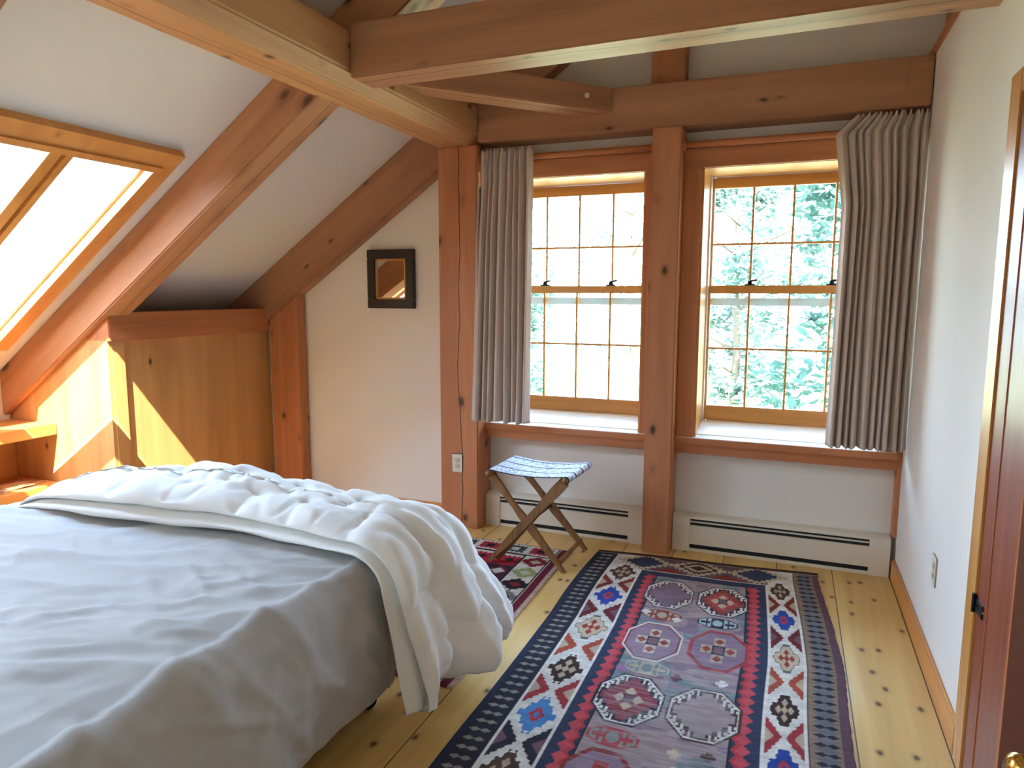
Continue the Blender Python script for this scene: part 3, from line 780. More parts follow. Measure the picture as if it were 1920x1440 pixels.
def seat():
    m, nt, b = newmat('woven_seat')
    v, o, _ = coords(nt, 'x', False)
    yy = o[1]
    # stripes run across the seat, from rail to rail
    d1 = math_(nt, 'PINGPONG', math_(nt, 'ADD', yy, 3.0), .056)
    stripe = math_(nt, 'LESS_THAN', d1, .0065)
    spk = noise(nt, scaled(nt, v, (55, 110, 30)), 1, 2)
    col = ramp(nt, spk, (.46, srgb(232, 238, 246)), (.54, srgb(206, 216, 232)), (.6, srgb(130, 146, 178)), (.74, srgb(84, 100, 134)))
    col = mix(nt, stripe, col, srgb(40, 44, 58))
    L(nt, col, b.inputs['Base Color']); b.inputs['Roughness'].default_value = .9
    P = np.zeros((40, 14, 3))
    for i in range(40):
        u = i/39
        for j in range(14):
            v_ = j/13; y = 3.478 + .372*v_
            xl = -1.512+.012*v_; xr = -1.072+.020*v_
            if u < .12: th = math.pi*(1.25-u/.12*.75); x = xl + .0205*math.cos(th); z = ZT + .0205*math.sin(th)
            elif u > .82: th = math.pi*(.5-(u-.82)/.18*1.0); x = xr + .0215*math.cos(th); z = ZT + .0215*math.sin(th)
            else:
                f = (u-.12)/.7; x = xl+(xr-xl)*f; z = ZT+.021 - .022*4*f*(1-f)*(.8+.2*math.sin(3*v_))
            P[i, j] = (x, y, z)
    bm, _ = grid_bm(P); bmesh.ops.recalc_face_normals(bm, faces=bm.faces)
    s = obj('seat', bm, m, stl, smooth=True); s.modifiers.new('thickness', 'SOLIDIFY').thickness = .003
seat()

# ------------------------------------------------------------------ doors on the right
d1 = empty('door_1', (XR, 2.05, 0), 'stained wooden closet door in the right wall with a black hinge', kind='structure')
bm = B(XR-.018, XR, 2.405, 2.512, 0, 2.13, bev=.003)
obj('casing', bm, M['sash_z'], d1)
obj('casing', B(XR-.018, XR, 1.58, 1.67, 0, 2.13, bev=.003), M['sash_z'], d1)
obj('head_casing', B(XR-.018, XR, 1.67, 2.405, 2.06, 2.13, bev=.003), M['sash_y'], d1)
bm = bmesh.new()
for a in ((2.295, 2.402, .01, 2.055), (1.673, 1.78, .01, 2.055)): box(bm, XR-.012, XR+.03, a[0], a[1], a[2], a[3], bev=.003)
obj('stile', bm, M['door'], d1)
bm = bmesh.new()
for a in ((1.93, 2.055),): box(bm, XR-.012, XR+.03, 1.78, 2.295, a[0], a[1], bev=.003)
obj('rail', bm, M['door'], d1)
bm = B(XR-.0105, XR+.02, 1.775, 2.297, .012, 1.95); obj('panel', bm, M['door_flame'], d1)
obj('bead_highlight', B(XR-.0135, XR-.010, 2.2935, 2.2965, .012, 1.95), M['trim_z'], d1)  # lighter wood line, a highlight along the panel put in as colour
bm = bmesh.new()
for z in (.562, .586): box(bm, XR-.017, XR-.010, 2.325, 2.41, z-.008, z+.008)
tube(bm, [(XR-.02, 2.404, .545), (XR-.02, 2.404, .603)], .006, 10)
obj('hinge', bm, M['black'], d1)

d2 = empty('door_2', (.62, .36, 0), 'open stained wooden door at the right edge with a brass knob', kind='structure')
E_ = Vector((.287, 1.05, 0)); dd = Vector((.42, -.907, 0)).normalized(); nd = Vector((-dd.y*-1, 0, 0)); nd = Vector((dd.y, -dd.x, 0))   # faces the room
if nd.x > 0: nd = -nd
def leafbox(bm, s0, s1, o0, o1, z0, z1, bev=.003):
    t = B(s0, s1, o0, o1, z0, z1, bev=bev)
    T = Matrix(((dd.x, nd.x, 0, E_.x), (dd.y, nd.y, 0, E_.y), (0, 0, 1, 0), (0, 0, 0, 1)))
    bmesh.ops.transform(t, matrix=T, verts=t.verts); bmesh.ops.recalc_face_normals(t, faces=t.faces)
    me = bpy.data.meshes.new('t'); t.to_mesh(me); t.free(); bm.from_mesh(me); bpy.data.meshes.remove(me); return bm
bm = bmesh.new(); leafbox(bm, 0, .11, -.038, 0, .01, 2.04); leafbox(bm, .63, .74, -.038, 0, .01, 2.04); obj('stile', bm, M['door_dark'], d2)
bm = bmesh.new()
for a in ((.01, .24), (.86, 1.02), (1.92, 2.04)): leafbox(bm, .11, .63, -.038, 0, *a)
obj('rail', bm, M['door_dark'], d2)
bm = leafbox(bmesh.new(), .10, .64, -.028, -.010, .2, 1.95); obj('panel', bm, M['door_dark'], d2)
obj('lit_edge', leafbox(bmesh.new(), -.003, .0, -.036, -.002, .01, 2.04, .0005), M['trim_z'], d2)  # paler strip imitates window light caught on the door's edge
kb = E_ + dd*.092; kb.z = .93
bm = tube(bmesh.new(), [kb+nd*t for t in (0, .006, .008)], [.031, .030, .012], 24)
tube(bm, [kb+nd*t for t in (.006, .022, .028, .036, .048, .056, .060)], [.009, .009, .016, .022, .023, .017, .005], 24)
kn = obj('knob', bm, M['brass'], d2, smooth=True, label='polished brass knob')

# ------------------------------------------------------------------ rugs: the knots are coloured one by one
def S(c): return np.array(srgb(*c)[:3])
NAVY, INK, CREAM, RED, ROSE, BRICK = S((60, 68, 92)), S((50, 48, 58)), S((234, 228, 216)), S((186, 66, 70)), S((206, 84, 92)), S((150, 62, 50))
BROWN, TAN, GOLD, BLUE, SKY, FIELD = S((88, 62, 54)), S((164, 140, 116)), S((206, 172, 118)), S((52, 82, 168)), S((84, 140, 196)), S((172, 150, 148))
PLUM, MAUVE, SAGE, TEAL, SAND = S((124, 92, 104)), S((152, 124, 142)), S((144, 152, 142)), S((122, 138, 140)), S((212, 190, 160))
def saw(t, p): return np.abs((t/p) % 1 - .5)*2
def vnoise(x, y, f, seed):
    """smooth value noise for wear and yarn variation"""
    r = np.random.default_rng(seed); G = r.random((64, 64))
    a, b = x*f, y*f; i, j = np.floor(a).astype(int), np.floor(b).astype(int); u, v = a-i, b-j
    u = u*u*(3-2*u); v = v*v*(3-2*v); g = lambda p, q: G[p % 64, q % 64]
    return (g(i, j)*(1-u)+g(i+1, j)*u)*(1-v)+(g(i, j+1)*(1-u)+g(i+1, j+1)*u)*v
class Cloth:
    def __init__(s, x0, x1, y0, y1, res):
        s.xs = np.arange(x0, x1+res/2, res); s.ys = np.arange(y0, y1+res/2, res)
        s.X, s.Y = np.meshgrid(s.xs, s.ys, indexing='ij'); s.col = np.zeros(s.X.shape+(3,))
    def fill(s, mask, c): s.col[mask] = c
    def rect(s, x0, x1, y0, y1): return (s.X >= x0) & (s.X < x1) & (s.Y >= y0) & (s.Y < y1)
    def diamond(s, cx, cy, a, b, teeth=0, p=.03):
        d = np.abs(s.X-cx)/a + np.abs(s.Y-cy)/b
        if teeth: d = d + teeth*(saw((s.X-cx)+(s.Y-cy)*a/b*.0, p)-.5) + teeth*.6*(saw((s.Y-cy), p)-.5)
        return d < 1
    def octo(s, cx, cy, a, b, k=1.42):
        u, v = np.abs(s.X-cx)/a, np.abs(s.Y-cy)/b
        return (np.maximum(np.maximum(u, v), (u+v)/k)) < 1
    def steps(s, cx, cy, a, b, n):
        u = np.floor(np.abs(s.X-cx)/a*n); v = np.floor(np.abs(s.Y-cy)/b*n); return u+v < n
    def build(s, name, mat, warp, z=.004, zf=None):
        nx, ny = s.X.shape
        wx, wy = warp(s.X, s.Y)
        zz = np.full(s.X.shape, z) if zf is None else zf(s.X, s.Y)
        co = np.stack([wx, wy, zz], -1).reshape(-1, 3)
        idx = np.arange(nx*ny).reshape(nx, ny)
        f = np.stack([idx[:-1, :-1], idx[1:, :-1], idx[1:, 1:], idx[:-1, 1:]], -1).reshape(-1, 4)
        # skirt so that the cloth has an edge down to the floor
        me = bpy.data.meshes.new(name)
        rim = np.concatenate([idx[:, 0], idx[-1, 1:], idx[-2::-1, -1], idx[0, -2:0:-1]])
        low = co[rim].copy(); low[:, 2] = .0005
        li = np.arange(len(rim))+len(co)
        sk_ = np.stack([rim, li, np.roll(li, -1), np.roll(rim, -1)], -1)
        V_ = np.concatenate([co, low]); F_ = np.concatenate([f, sk_])
        me.vertices.add(len(V_)); me.vertices.foreach_set('co', V_.ravel())
        me.loops.add(F_.size); me.loops.foreach_set('vertex_index', F_.ravel().astype(np.int32))
        me.polygons.add(len(F_)); me.polygons.foreach_set('loop_start', np.arange(0, F_.size, 4, dtype=np.int32))
        me.update(calc_edges=True); me.validate()
        at = me.color_attributes.new('Pattern', 'FLOAT_COLOR', 'POINT')
        cc = np.ones((len(V_), 4), np.float32); cc[:len(co), :3] = s.col.reshape(-1, 3); cc[len(co):, :3] = s.col.reshape(-1, 3)[rim]
        at.data.foreach_set('color', cc.ravel())
        me.materials.append(mat); me.polygons.foreach_set('use_smooth', [True]*len(F_))
        o = bpy.data.objects.new(name, me); C.objects.link(o); return o

def big_rug():
    R = Cloth(-.985, .205, 1.15, 3.90, .0036)
    X, Y = R.X, R.Y
    xl, xr = -.985, .205
    w1 = vnoise(X, Y, 9, 1); w2 = vnoise(X, Y*3, 22, 2); w3 = vnoise(X*.6, Y*5, 30, 3)
    R.col[:] = INK
    # outer guard: rows of small diamonds, light on dark, with a purple selvedge
    for side in (0, 1):
        e = (X-xl) if side == 0 else (xr-X)
        m = e < .125; R.fill(m, TAN*.8 if side else INK)
        c = .068
        for off, colr in ((0, S((150, 146, 140)) if side == 0 else INK), (.5, INK if side == 0 else S((120, 118, 122)))):
            yy = np.abs(((Y/.052+off) % 1)-.5)*.052
            R.fill(m & (np.abs(e-c)/.04+yy/.024 < 1), colr)
        R.fill(e < .024, PLUM*.75 if side else NAVY*.7)
        R.fill((e > .118) & (e < .124), INK); R.fill((e >= .124) & (e < .134), CREAM)
    # wide border with serrated diamonds
    bl = (X >= xl+.134) & (X < -.690); brr = (X >= -.045) & (X < xr-.134); bt = (X >= xl+.134) & (X < xr-.134) & (Y > 3.665)
    B_ = bl | brr | bt
    R.fill(B_, CREAM*.9)
    def cross(cx, cy, a, b, col):      # pairs of stepped triangles between the diamonds
        for sgn in (-1, 1):
            d = np.abs(Y-cy)/b; u = (X-cx)*sgn/a
            mk = (u > .12+.0) & (u < 1) & (d < u-.08+.10*(saw(Y-cy, .024)-.5)) & B_
            R.fill(mk, col); mk2 = (u > .55) & (u < 1) & (d < (u-.5)*.8) & B_
            R.fill(mk2, SAND*.85 if sum(col) > .25 else PLUM)
    rows = [(3.60, 'brown'), (3.275, 'blue'), (2.92, 'gold'), (2.535, 'dark'), (2.20, 'sky'), (1.87, 'brown'), (1.52, 'gold'), (1.2, 'blue')]
    for cx, hw in ((-.771, .082), (.013, .060)):
        if cx > 0: hw = .058
        for k, (cy, kind) in enumerate(rows):
            if k < len(rows)-1:
                c2 = (cy+rows[k+1][0])/2
                cross(cx, c2, hw, .125, [BRICK*.8, S((118, 44, 48)), S((178, 82, 58)), RED*.8, INK, BRICK, RED*.8][k])
        for k, (cy, kind) in enumerate(rows):
            a, b = hw*.98, .145
            R.fill(R.diamond(cx, cy, a*1.12, b*1.08, .26, .026) & B_, CREAM)
            base = dict(brown=BROWN, blue=BLUE, gold=GOLD, dark=BROWN*.6, sky=SKY if cx < -.5 else BLUE*.8)[kind]
            if kind == 'gold':
                R.fill(R.diamond(cx, cy, a*.94, b*.92, .2, .026) & B_, SAGE*.5); R.fill(R.diamond(cx, cy, a*.84, b*.82, .2, .026) & B_, SAND)
            else: R.fill(R.diamond(cx, cy, a*.86, b*.84, .24, .026) & B_, base)
            ctr = dict(brown=SAND*.7, blue=RED, gold=BRICK*1.2, dark=SAND*.8, sky=RED)[kind]
            if kind in ('gold', 'dark', 'brown'):
                for ex, ey in ((0, 0), (.34, 0), (-.34, 0), (0, .34), (0, -.34)):
                    R.fill(R.diamond(cx+ex*a, cy+ey*b, a*.19, b*.19) & B_, ctr)
            else:
                R.fill(R.diamond(cx, cy, a*.36, b*.36, .2, .02) & B_, ctr); R.fill(R.diamond(cx, cy, a*.15, b*.15) & B_, base)
    tops = [(-.69, NAVY), (-.40, BROWN*.8), (-.095, NAVY)]
    R.fill(bt & (X > -.69) & (X < -.045), PLUM*.8)
    for cx in (-.545, -.245): R.fill(R.diamond(cx, 3.665, .09, .07) & bt, BRICK*.8)
    for cx, c in tops:
        R.fill(R.diamond(cx, 3.78, .155, .118, .24, .026) & bt, S((196, 182, 150))); R.fill(R.diamond(cx, 3.78, .112, .088, .22, .026) & bt, c)
        if c is not NAVY: R.fill(R.diamond(cx, 3.78, .085, .06, .2, .026) & bt, S((196, 176, 140))); R.fill(R.diamond(cx, 3.78, .05, .035) & bt, c*.8)
    R.fill(Y > 3.868, BROWN*.7); R.fill((Y > 3.862) & (Y <= 3.868), SAND)
    # inner frame lines
    fin = (X >= -.690) & (X < -.045) & (Y < 3.665)
    R.fill(fin, CREAM)
    fin = (X >= -.682) & (X < -.053) & (Y < 3.657); R.fill(fin, NAVY*.9)
    fe = np.minimum(np.minimum(X+.682, -.053-X), 3.657-Y)
    # red toothed guard
    yy = np.abs(((Y/.060) % 1)-.5)*2; R.fill(fin & (fe > .052), RED)
    side = fin & (np.minimum(X+.682, -.053-X) <= 3.657-Y)
    es = np.minimum(X+.682, -.053-X)
    R.fill(side & (np.abs(es-.052)/.026+np.abs(((Y/.060) % 1)-.5)*2*.9 < .95), ROSE)
    R.fill(side & (np.abs(es-.088)/.018+np.abs(((Y/.060+.5) % 1)-.5)*2*.9 < .9), NAVY*.8)
    fd = (X >= -.588) & (X < -.148) & (Y < 3.60)
    R.fill((X >= -.594) & (X < -.142) & (Y < 3.606), INK)
    R.fill(fd, FIELD)
    R.col[fd] = (FIELD*(.78+.3*w3[fd][:, None])) ; sel = fd & (w1 > .6); R.col[sel] = TEAL*(.8+.35*w2[sel][:, None])
    sel = fd & (vnoise(X, Y*2.2, 14, 6) > .72); R.col[sel] = MAUVE*.85
    def hooks(cx, cy, a, b, out, inn, line):
        R.fill(R.octo(cx, cy, a*1.07, b*1.06), line); R.fill(R.octo(cx, cy, a, b), out)
        # stepped medallion with curled hooks
        n = 4; sx, sy = a*.98/n, b*.98/n
        u = np.abs(X-cx)/sx; v = np.abs(Y-cy)/sy; iu, iv = np.floor(u), np.floor(v); fu, fv = u-iu, v-iv
        oc = R.octo(cx, cy, a*.95, b*.95); sm = iu+iv
        R.fill((sm < n) & oc, line); R.fill((sm < n-1), inn)
        R.fill((sm == n-1) & ((fu < .34) | (fv < .34)) & (fu+fv < 1.1), inn)
        out_c = (sm == n) & oc
        R.fill(out_c & (fu > .34) & (fu < .62) & (fv < .80), line); R.fill(out_c & (fu > .34) & (fu < .98) & (fv > .52) & (fv < .80), line)
        R.fill((sm == n+1) & oc & (fu < .25) & (fv < .25), line)
        last = ((iu == n-1) & (iv == 0)) | ((iu == 0) & (iv == n-1))
        R.fill(last & oc, line); R.fill(last & oc & (fu < .62) & (fv < .62), inn)
    def plainoct(cx, cy, a, b, rim, fillc, c2):
        R.fill(R.octo(cx, cy, a*1.05, b*1.05), rim); R.fill(R.octo(cx, cy, a*.97, b*.97), BRICK*.9); R.fill(R.octo(cx, cy, a*.92, b*.92), fillc)
        for ex, ey in ((.42, 0), (-.42, 0), (0, .45), (0, -.45)):
            R.fill(R.rect(cx+ex*a-a*.2, cx+ex*a+a*.2, cy+ey*b-b*.2, cy+ey*b+b*.2), c2); R.fill(R.diamond(cx+ex*a, cy+ey*b, a*.18, b*.16), BRICK)
        R.fill(R.rect(cx-a*.22, cx+a*.22, cy-b*.22, cy+b*.22), INK); R.fill(R.rect(cx-a*.18, cx+a*.18, cy-b*.18, cy+b*.18), PLUM)
    A, Bh = .108, .158
    def star(cx, cy, c1, c2):
        R.fill(R.steps(cx, cy, A*.62, Bh*.62, 3), c1)
        for k in range(4):
            dx, dy = ((1, 0), (-1, 0), (0, 1), (0, -1))[k]
            R.fill(R.diamond(cx+dx*A*.30, cy+dy*Bh*.30, A*.2, Bh*.2), c2)
        R.fill(R.rect(cx-A*.18, cx+A*.18, cy-Bh*.18, cy+Bh*.18), INK); R.fill(R.rect(cx-A*.15, cx+A*.15, cy-Bh*.15, cy+Bh*.15), PLUM)
    L_, R_ = -.497, -.248
    hooks(L_, 3.39, A, Bh, CREAM*.95, MAUVE*.8, PLUM*.7); 
    hooks(R_, 3.39, A, Bh, CREAM, BRICK, INK); star(R_, 3.39, RED, SAND)
    plainoct(L_, 2.885, A*1.02, Bh*1.05, CREAM*.9, MAUVE, SAND)
    plainoct(R_+.01, 2.90, A*1.0, Bh*1.05, RED, MAUVE*.9, SAND*.8)
    hooks(L_, 2.415, A*1.05, Bh, CREAM, S((150, 70, 80)), INK); star(L_, 2.415, S((150, 66, 78)), SAND*.9)
    hooks(R_+.01, 2.415, A*1.05, Bh, CREAM*.88, FIELD*.95, BROWN)
    plainoct(L_, 1.93, A*1.02, Bh, BRICK, MAUVE, RED*.9); plainoct(R_, 1.93, A*1.02, Bh, CREAM*.8, FIELD*.8, SAGE)
    hooks(L_, 1.45, A, Bh, CREAM, NAVY, INK); plainoct(R_, 1.45, A, Bh, RED, TEAL, SAND)
    def minor(cx, cy, c1, c2):
        R.fill(R.octo(cx, cy, .085, .052), c1); R.fill(R.octo(cx, cy, .077, .045), c2)
        for sx in (-1, 1): R.fill(R.rect(cx+sx*.05-.02, cx+sx*.05+.02, cy-.01, cy+.01), c1); R.fill(R.rect(cx+sx*.045-.004, cx+sx*.045+.004, cy-.035, cy+.035), c1)
        R.fill(R.rect(cx-.028, cx+.028, cy-.05, cy+.05), c1); R.fill(R.octo(cx, cy, .02, .03), c2)
    minor(R_-.01, 3.15, INK, S((176, 196, 200))); minor(L_, 3.145, BRICK, SAND*.8); minor(L_+.02, 2.655, SAND*.85, TEAL); minor(L_, 2.17, ROSE*.8, SAGE)
    for cx, cy, c in ((-.57, 3.16, CREAM), (-.43, 3.12, CREAM), (-.36, 2.62, S((110, 60, 66))), (-.2, 2.64, CREAM), (-.57, 2.62, S((150, 90, 150))), (-.2, 2.18, BROWN), (-.3, 2.16, SAND)):
        R.fill(R.diamond(cx, cy, .026, .03, .3, .012), c)
    # wear: bands of faded pile towards the lower right of the field
    wear = np.clip((w3*.9+w1*.5-.55)*1.8, 0, .6)*fd*np.clip((3.3-Y)/1.2, .25, 1)
    R.col[:] = R.col*(1-wear[..., None]) + (np.array(S((168, 158, 156))))*wear[..., None]
    R.col *= (.86+.28*w2)[..., None]
    def warp(X, Y):
        u = (X-xl)/(xr-xl)
        wy = Y + .085*(u-.15)*np.clip((Y-1.2)/2.7, 0, 1) + .006*np.sin(X*7)
        bul = .06*np.clip((3.75-Y)/.9, 0, 1)*u**2
        wx = X + bul*1.0 + .010*np.sin(Y*4.1+1)*(u-.3) - .012*np.sin(np.clip((Y-3.0)/.9, 0, 1)*math.pi)*(1-u) - .012*np.clip((3.0-Y), 0, 1)*(1-u)
        wx = wx + np.where(u > .985, .006*vnoise(X, Y, 40, 9), 0)
        return wx, wy
    o = R.build('patterned_rug', vcol_mat('knotted_wool'), warp, z=.008)
    rebase_o(o, (-.39, 2.5, 0)); return tag(o, 'large worn oriental rug with octagon medallions and a serrated diamond border', 'rug')
def rebase_o(o, loc):
    o.data.transform(Matrix.Translation(-Vector(loc))); o.location = loc
big_rug()

def kilim():
    R = Cloth(-2.0, -1.115, 2.25, 3.80, .0045); X, Y = R.X, R.Y
    MAR, RD, CR, BK, GR = S((112, 34, 52)), S((176, 46, 60)), S((226, 220, 206)), S((44, 36, 42)), S((160, 166, 110))
    R.col[:] = MAR
    fx = -1.115-X
    # field bands across the rug, left of the side border
    band = ((3.80-Y)/.17).astype(int)
    f = (3.80-Y)/.17 % 1
    R.fill(band % 3 == 0, MAR); R.fill(band % 3 == 1, RD); R.fill(band % 3 == 2, BK*1.3)
    cxs = ((X+2.0)/.17) % 1
    dia = np.abs(cxs-.5)*2+np.abs(f-.5)*2
    R.fill((dia < .9) & (band % 3 == 2), MAR); R.fill((dia < .5) & (band % 3 == 2), CR*.9); R.fill((dia < .35) & (band % 3 == 1), BK)
    R.fill((f < .12+.12*saw(X, .03)) & (band % 3 == 1), CR)
    # end band of stepped motifs
    e = Y > 3.64
    R.fill(e, CR); k = ((X+2.0)/.16) % 1; kk = ((X+2.0)/.16).astype(int)
    t = np.abs(k-.5)*2; zz = (Y-3.64)/.16
    for par, c in ((0, RD), (1, S((70, 84, 82)))):
        R.fill(e & (kk % 2 == par) & (t < .86-.14*saw(Y, .03)) & (np.abs(zz-.5) < .36-.1*saw(X, .028)), c)
        R.fill(e & (kk % 2 == par) & (t < .3) & (np.abs(zz-.5) < .14), CR if par else BK)
    R.fill(e & (zz < .08), BK); R.fill(Y > 3.785, BK); R.fill((Y > 3.785) & (saw(X, .02) > .5), CR)
    # side border
    sb = (fx < .235) & (Y < 3.64)
    R.fill(sb, CR); g = ((3.64-Y)/.16); gi = g.astype(int); gf = g % 1
    u = np.abs(fx-.14)/.075
    for r, (c, c2) in enumerate(((S((150, 52, 62)), CR), (GR, S((196, 200, 160))), (BK, S((150, 48, 50))), (S((120, 122, 116)), BK), (S((176, 190, 170)), GR))):
        m = sb & (gi % 5 == r)
        dd_ = u*.62+np.abs(gf-.5)*1.5
        R.fill(m & (dd_+.16*(saw(Y, .026)-.5) < .74), c); R.fill(m & (dd_ < .3), c2)
    R.fill(sb & (fx > .222), BK); R.fill(sb & (fx > .216) & (fx <= .222), CR)
    R.fill((fx < .062) & (fx > .022), MAR); R.fill((fx < .07) & (fx >= .062), CR); R.fill((fx <= .078) & (fx > .07), BK)
    R.fill(fx < .022, S((190, 150, 140)))
    R.fill((fx < .022) & (saw(Y, .018) > .5), S((214, 190, 168)))
    R.col *= (.85+.3*vnoise(X, Y*3, 25, 12))[..., None]
    def warp(X, Y): return X + .012*np.sin(Y*3.2) - .03*np.clip((3.2-Y), 0, 1), Y
    o = R.build('kilim_rug', vcol_mat('flatwoven_wool'), warp, z=.006)
    rebase_o(o, (-1.55, 3.0, 0)); tag(o, 'small red and cream flatwoven rug under the folding stool, partly hidden by the duvet', 'rug')
kilim()

# ------------------------------------------------------------------ garden outside the windows
def leaf_mat(name, c1, c2):
    m, nt, b = newmat(name)
    g = N(nt, 'ShaderNodeNewGeometry')
    n = noise(nt, g.outputs['Position'], 1.1, 3)
    col = mix(nt, n, c1, c2)
    d = N(nt, 'ShaderNodeBsdfDiffuse'); L(nt, col, d.inputs[0]); t = N(nt, 'ShaderNodeBsdfTranslucent'); L(nt, col, t.inputs[0])
    mx = N(nt, 'ShaderNodeMixShader'); mx.inputs[0].default_value = .4
    L(nt, d.outputs[0], mx.inputs[1]); L(nt, t.outputs[0], mx.inputs[2]); L(nt, mx.outputs[0], nt.nodes['Material Output'].inputs[0]); nt.nodes.remove(b)
    return m
LEAF = [leaf_mat('leaf_pale', (.075, .13, .108, 1), (.13, .19, .16, 1)), leaf_mat('leaf_mid', (.034, .078, .066, 1), (.075, .13, .108, 1)), leaf_mat('leaf_deep', (.014, .038, .034, 1), (.03, .066, .058, 1))]
ZG = -2.9
def tree(name, x, y, h, rad, mat, label, nleaf=3500, lsize=.16, base=.35, seed=1, cat='tree', trunk=.1):
    r = random.Random(seed)
    t = empty(name, (x, y, ZG), label, cat)
    bm = tube(bmesh.new(), [(x, y, ZG-.1), (x+.05*h*.1, y, ZG+h*.35), (x-.02*h, y+.1, ZG+h*.7), (x, y, ZG+h*.95)], [trunk, trunk*.8, trunk*.5, trunk*.15], 10)
    for k in range(9):
        a = r.uniform(0, 6.28); z0 = ZG+h*r.uniform(base*.9, .8); l = rad*r.uniform(.5, .9)
        tube(bm, [(x, y, z0), (x+math.cos(a)*l*.5, y+math.sin(a)*l*.5, z0+l*.25), (x+math.cos(a)*l, y+math.sin(a)*l, z0+l*.4)], [trunk*.35, trunk*.22, trunk*.08], 6)
    obj('trunk', bm, M['bark'], t, smooth=True)
    cl = []
    for k in range(26):
        zz = r.uniform(base, 1); rr = rad*math.sqrt(max(.05, 1-((zz-.6)/.45)**2))
        a = r.uniform(0, 6.28); q = rr*math.sqrt(r.random())
        cl.append((x+math.cos(a)*q, y+math.sin(a)*q, ZG+h*zz, rad*r.uniform(.22, .42)))
    V_, F_ = [], []
    for k in range(nleaf):
        c = r.choice(cl); d = Vector((r.gauss(0, 1), r.gauss(0, 1), r.gauss(0, .7))).normalized()*c[3]*(r.random()**.4)
        p = Vector(c[:3])+d
        n = Vector((r.gauss(0, .6), r.gauss(0, .6), 1)).normalized(); a = n.orthogonal().normalized(); a = Matrix.Rotation(r.uniform(0, 6.28), 3, n) @ a; b = n.cross(a)
        s = lsize*r.uniform(.6, 1.2); i = len(V_)
        V_ += [p-a*s, p-b*s*.45+n*s*.12, p+a*s, p+b*s*.45+n*s*.12]; F_.append((i, i+1, i+2, i+3))
    me = bpy.data.meshes.new('foliage'); me.from_pydata([v-Vector((x, y, ZG)) for v in V_], [], F_); me.materials.append(mat)
    o = bpy.data.objects.new('foliage', me); C.objects.link(o); o.parent = t
    return t
tree('maple_tree', 2.6, 13.5, 8.2, 2.9, LEAF[1], 'bushy green tree seen through the right half of the right window', 7000, .17, .25, 2, trunk=.16)
tree('birch_tree', -3.1, 14.6, 10, 1.7, LEAF[0], 'thin pale tree seen through the middle of the left window', 1500, .11, .3, 3, trunk=.1)
tree('leafy_tree', -8.2, 18.6, 7.2, 2.6, LEAF[0], 'pale leafy tree at the far left of the left window', 4500, .17, .2, 4, trunk=.14)
tree('leafy_tree', -1.4, 20.5, 8.5, 2.5, LEAF[0], 'pale sunlit tree at the left side of the right window', 5000, .17, .2, 5, trunk=.14)
tree('dark_tree', 5.4, 21.5, 6.6, 3.4, LEAF[2], 'dark green tree low behind the bushy tree in the right window', 6500, .22, .05, 6, trunk=.16)
tree('garden_shrub', -4.6, 11.5, 2.3, 1.0, LEAF[1], 'green shrub low in the left window', 2200, .11, .1, 7, 'shrub', .05)
tree('garden_shrub', -1.4, 11.0, 1.9, .8, LEAF[0], 'small pale shrub low at the left of the right window', 1500, .1, .1, 8, 'shrub', .05)
mg, nt, b = newmat('sunlit_grass'); v, o, _ = coords(nt, 'x', False)
L(nt, ramp(nt, noise(nt, v, .5, 4), (.3, (.11, .15, .08, 1)), (.7, (.18, .21, .13, 1))), b.inputs['Base Color']); b.inputs['Roughness'].default_value = .95
bm = bmesh.new(); bmesh.ops.create_grid(bm, x_segments=60, y_segments=60, size=60)
for q in bm.verts:
    q.co.z = ZG + .25*mn.noise(q.co*.12) - .02; q.co.y += 20
tag(obj('lawn', bm, mg), kind='structure')

# ------------------------------------------------------------------ light
w = bpy.data.worlds.new('World'); SC.world = w; w.use_nodes = True
nt = w.node_tree; bg = nt.nodes['Background']
sky = N(nt, 'ShaderNodeTexSky', sky_type='NISHITA', sun_disc=False, sun_elevation=math.radians(56), sun_rotation=math.radians(156), air_density=1, dust_density=3, ozone_density=1)
mx = N(nt, 'ShaderNodeMix', data_type='RGBA'); mx.inputs[0].default_value = .6
sc_ = N(nt, 'ShaderNodeVectorMath', operation='SCALE'); L(nt, sky.outputs[0], sc_.inputs[0]); sc_.inputs['Scale'].default_value = .28
L(nt, sc_.outputs[0], mx.inputs[6]); tcw = N(nt, 'ShaderNodeTexCoord'); sz = N(nt, 'ShaderNodeSeparateXYZ'); L(nt, tcw.outputs['Generated'], sz.inputs[0])
hz = ramp(nt, sz.outputs[2], (0, (1.30, 1.72, 2.15, 1)), (.55, (.62, .98, 1.50, 1))); L(nt, hz, mx.inputs[7])
L(nt, mx.outputs[2], bg.inputs[0]); bg.inputs[1].default_value = 8.2
sd = Vector((-.45, 1, -1.675)).normalized()
sl = bpy.data.lights.new('sun', 'SUN'); sl.energy = 66; sl.angle = math.radians(.6); sl.color = (1, .93, .80)
so_ = bpy.data.objects.new('sun', sl); C.objects.link(so_); so_.rotation_euler = sd.to_track_quat('-Z', 'Y').to_euler(); so_.location = (4, -8, 14)
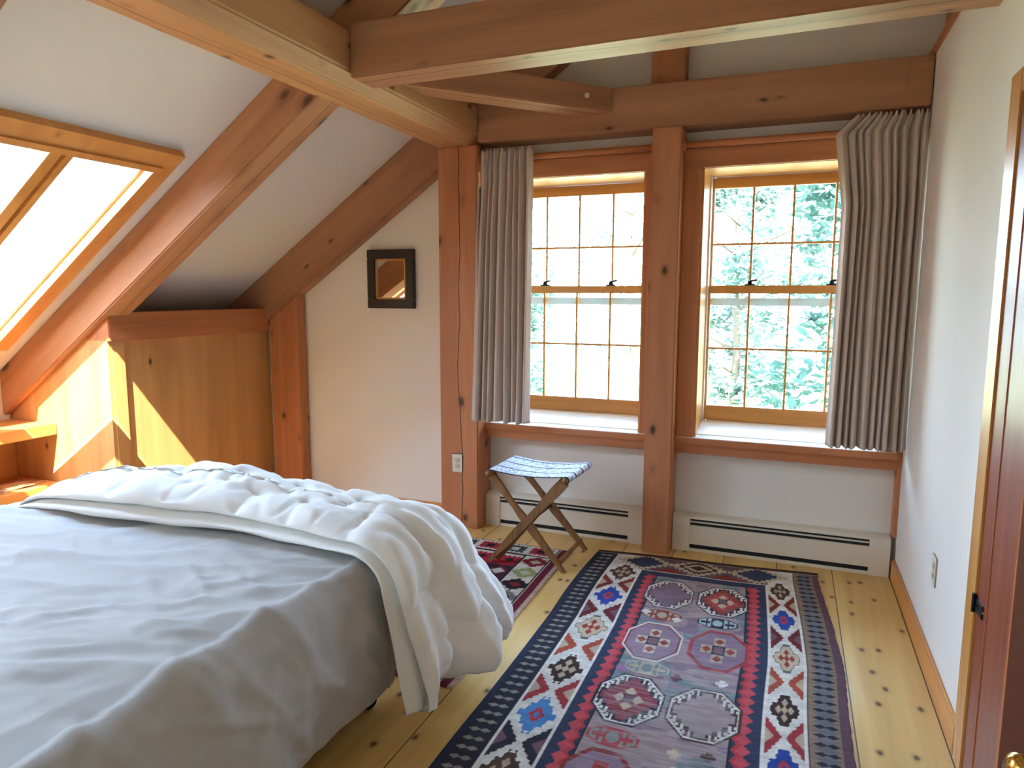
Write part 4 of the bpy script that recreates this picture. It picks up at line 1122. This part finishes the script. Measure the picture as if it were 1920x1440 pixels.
def portal(name, loc, rot, sx, sy):
    l = bpy.data.lights.new(name, 'AREA'); l.shape = 'RECTANGLE'; l.size = sx; l.size_y = sy
    l.cycles.is_portal = True
    o = bpy.data.objects.new(name, l); C.objects.link(o); o.location = loc; o.rotation_euler = rot; return o
portal('window_portal', ((WL[0]+WL[1])/2, 4.52, 1.45), (math.radians(-90), 0, 0), 1.0, 1.6)
portal('window_portal', ((WR[0]+WR[1])/2, 4.52, 1.45), (math.radians(-90), 0, 0), 1.0, 1.6)
for yc, wy in ((2.18, .8), (-.27, 1.05)):
    pc = Vector((-3.44, yc, zc(-3.44)))+NRM*.22
    o = portal('skylight_portal', pc, (0, 0, 0), 1.6, wy)
    z = NRM; x = Vector((1, 0, .69)).normalized(); y = z.cross(x)
    o.matrix_world = Matrix.Translation(pc) @ Matrix(((x.x, y.x, z.x, 0), (x.y, y.y, z.y, 0), (x.z, y.z, z.z, 0), (0, 0, 0, 1)))

# ------------------------------------------------------------------ camera
cam = bpy.data.cameras.new('camera'); co = bpy.data.objects.new('camera', cam); C.objects.link(co); SC.camera = co
yaw, pitch, roll, F = .377139791, .127538732, .00260391819, 1313.02261
cam.sensor_width = 36; cam.lens = F/1920*36; cam.clip_start = .02; cam.clip_end = 300
f = Vector((-math.sin(yaw)*math.cos(pitch), math.cos(yaw)*math.cos(pitch), -math.sin(pitch)))
rt = Vector((math.cos(yaw), math.sin(yaw), 0)); up = rt.cross(f)
r2 = rt*math.cos(roll)+up*math.sin(roll); u2 = -rt*math.sin(roll)+up*math.cos(roll)
co.matrix_world = Matrix(((r2.x, u2.x, -f.x, 0), (r2.y, u2.y, -f.y, 0), (r2.z, u2.z, -f.z, 1.5), (0, 0, 0, 1)))

vs_ = SC.view_settings
vs_.view_transform = 'Standard'; vs_.look = 'None'; vs_.gamma = 1; vs_.use_curve_mapping = False; vs_.exposure = 1.45
SC.cycles.use_denoising = True
SC.cycles.max_bounces = 10; SC.cycles.diffuse_bounces = 6; SC.cycles.adaptive_threshold = .025; SC.cycles.transparent_max_bounces = 16
SC.cycles.sample_clamp_indirect = 12
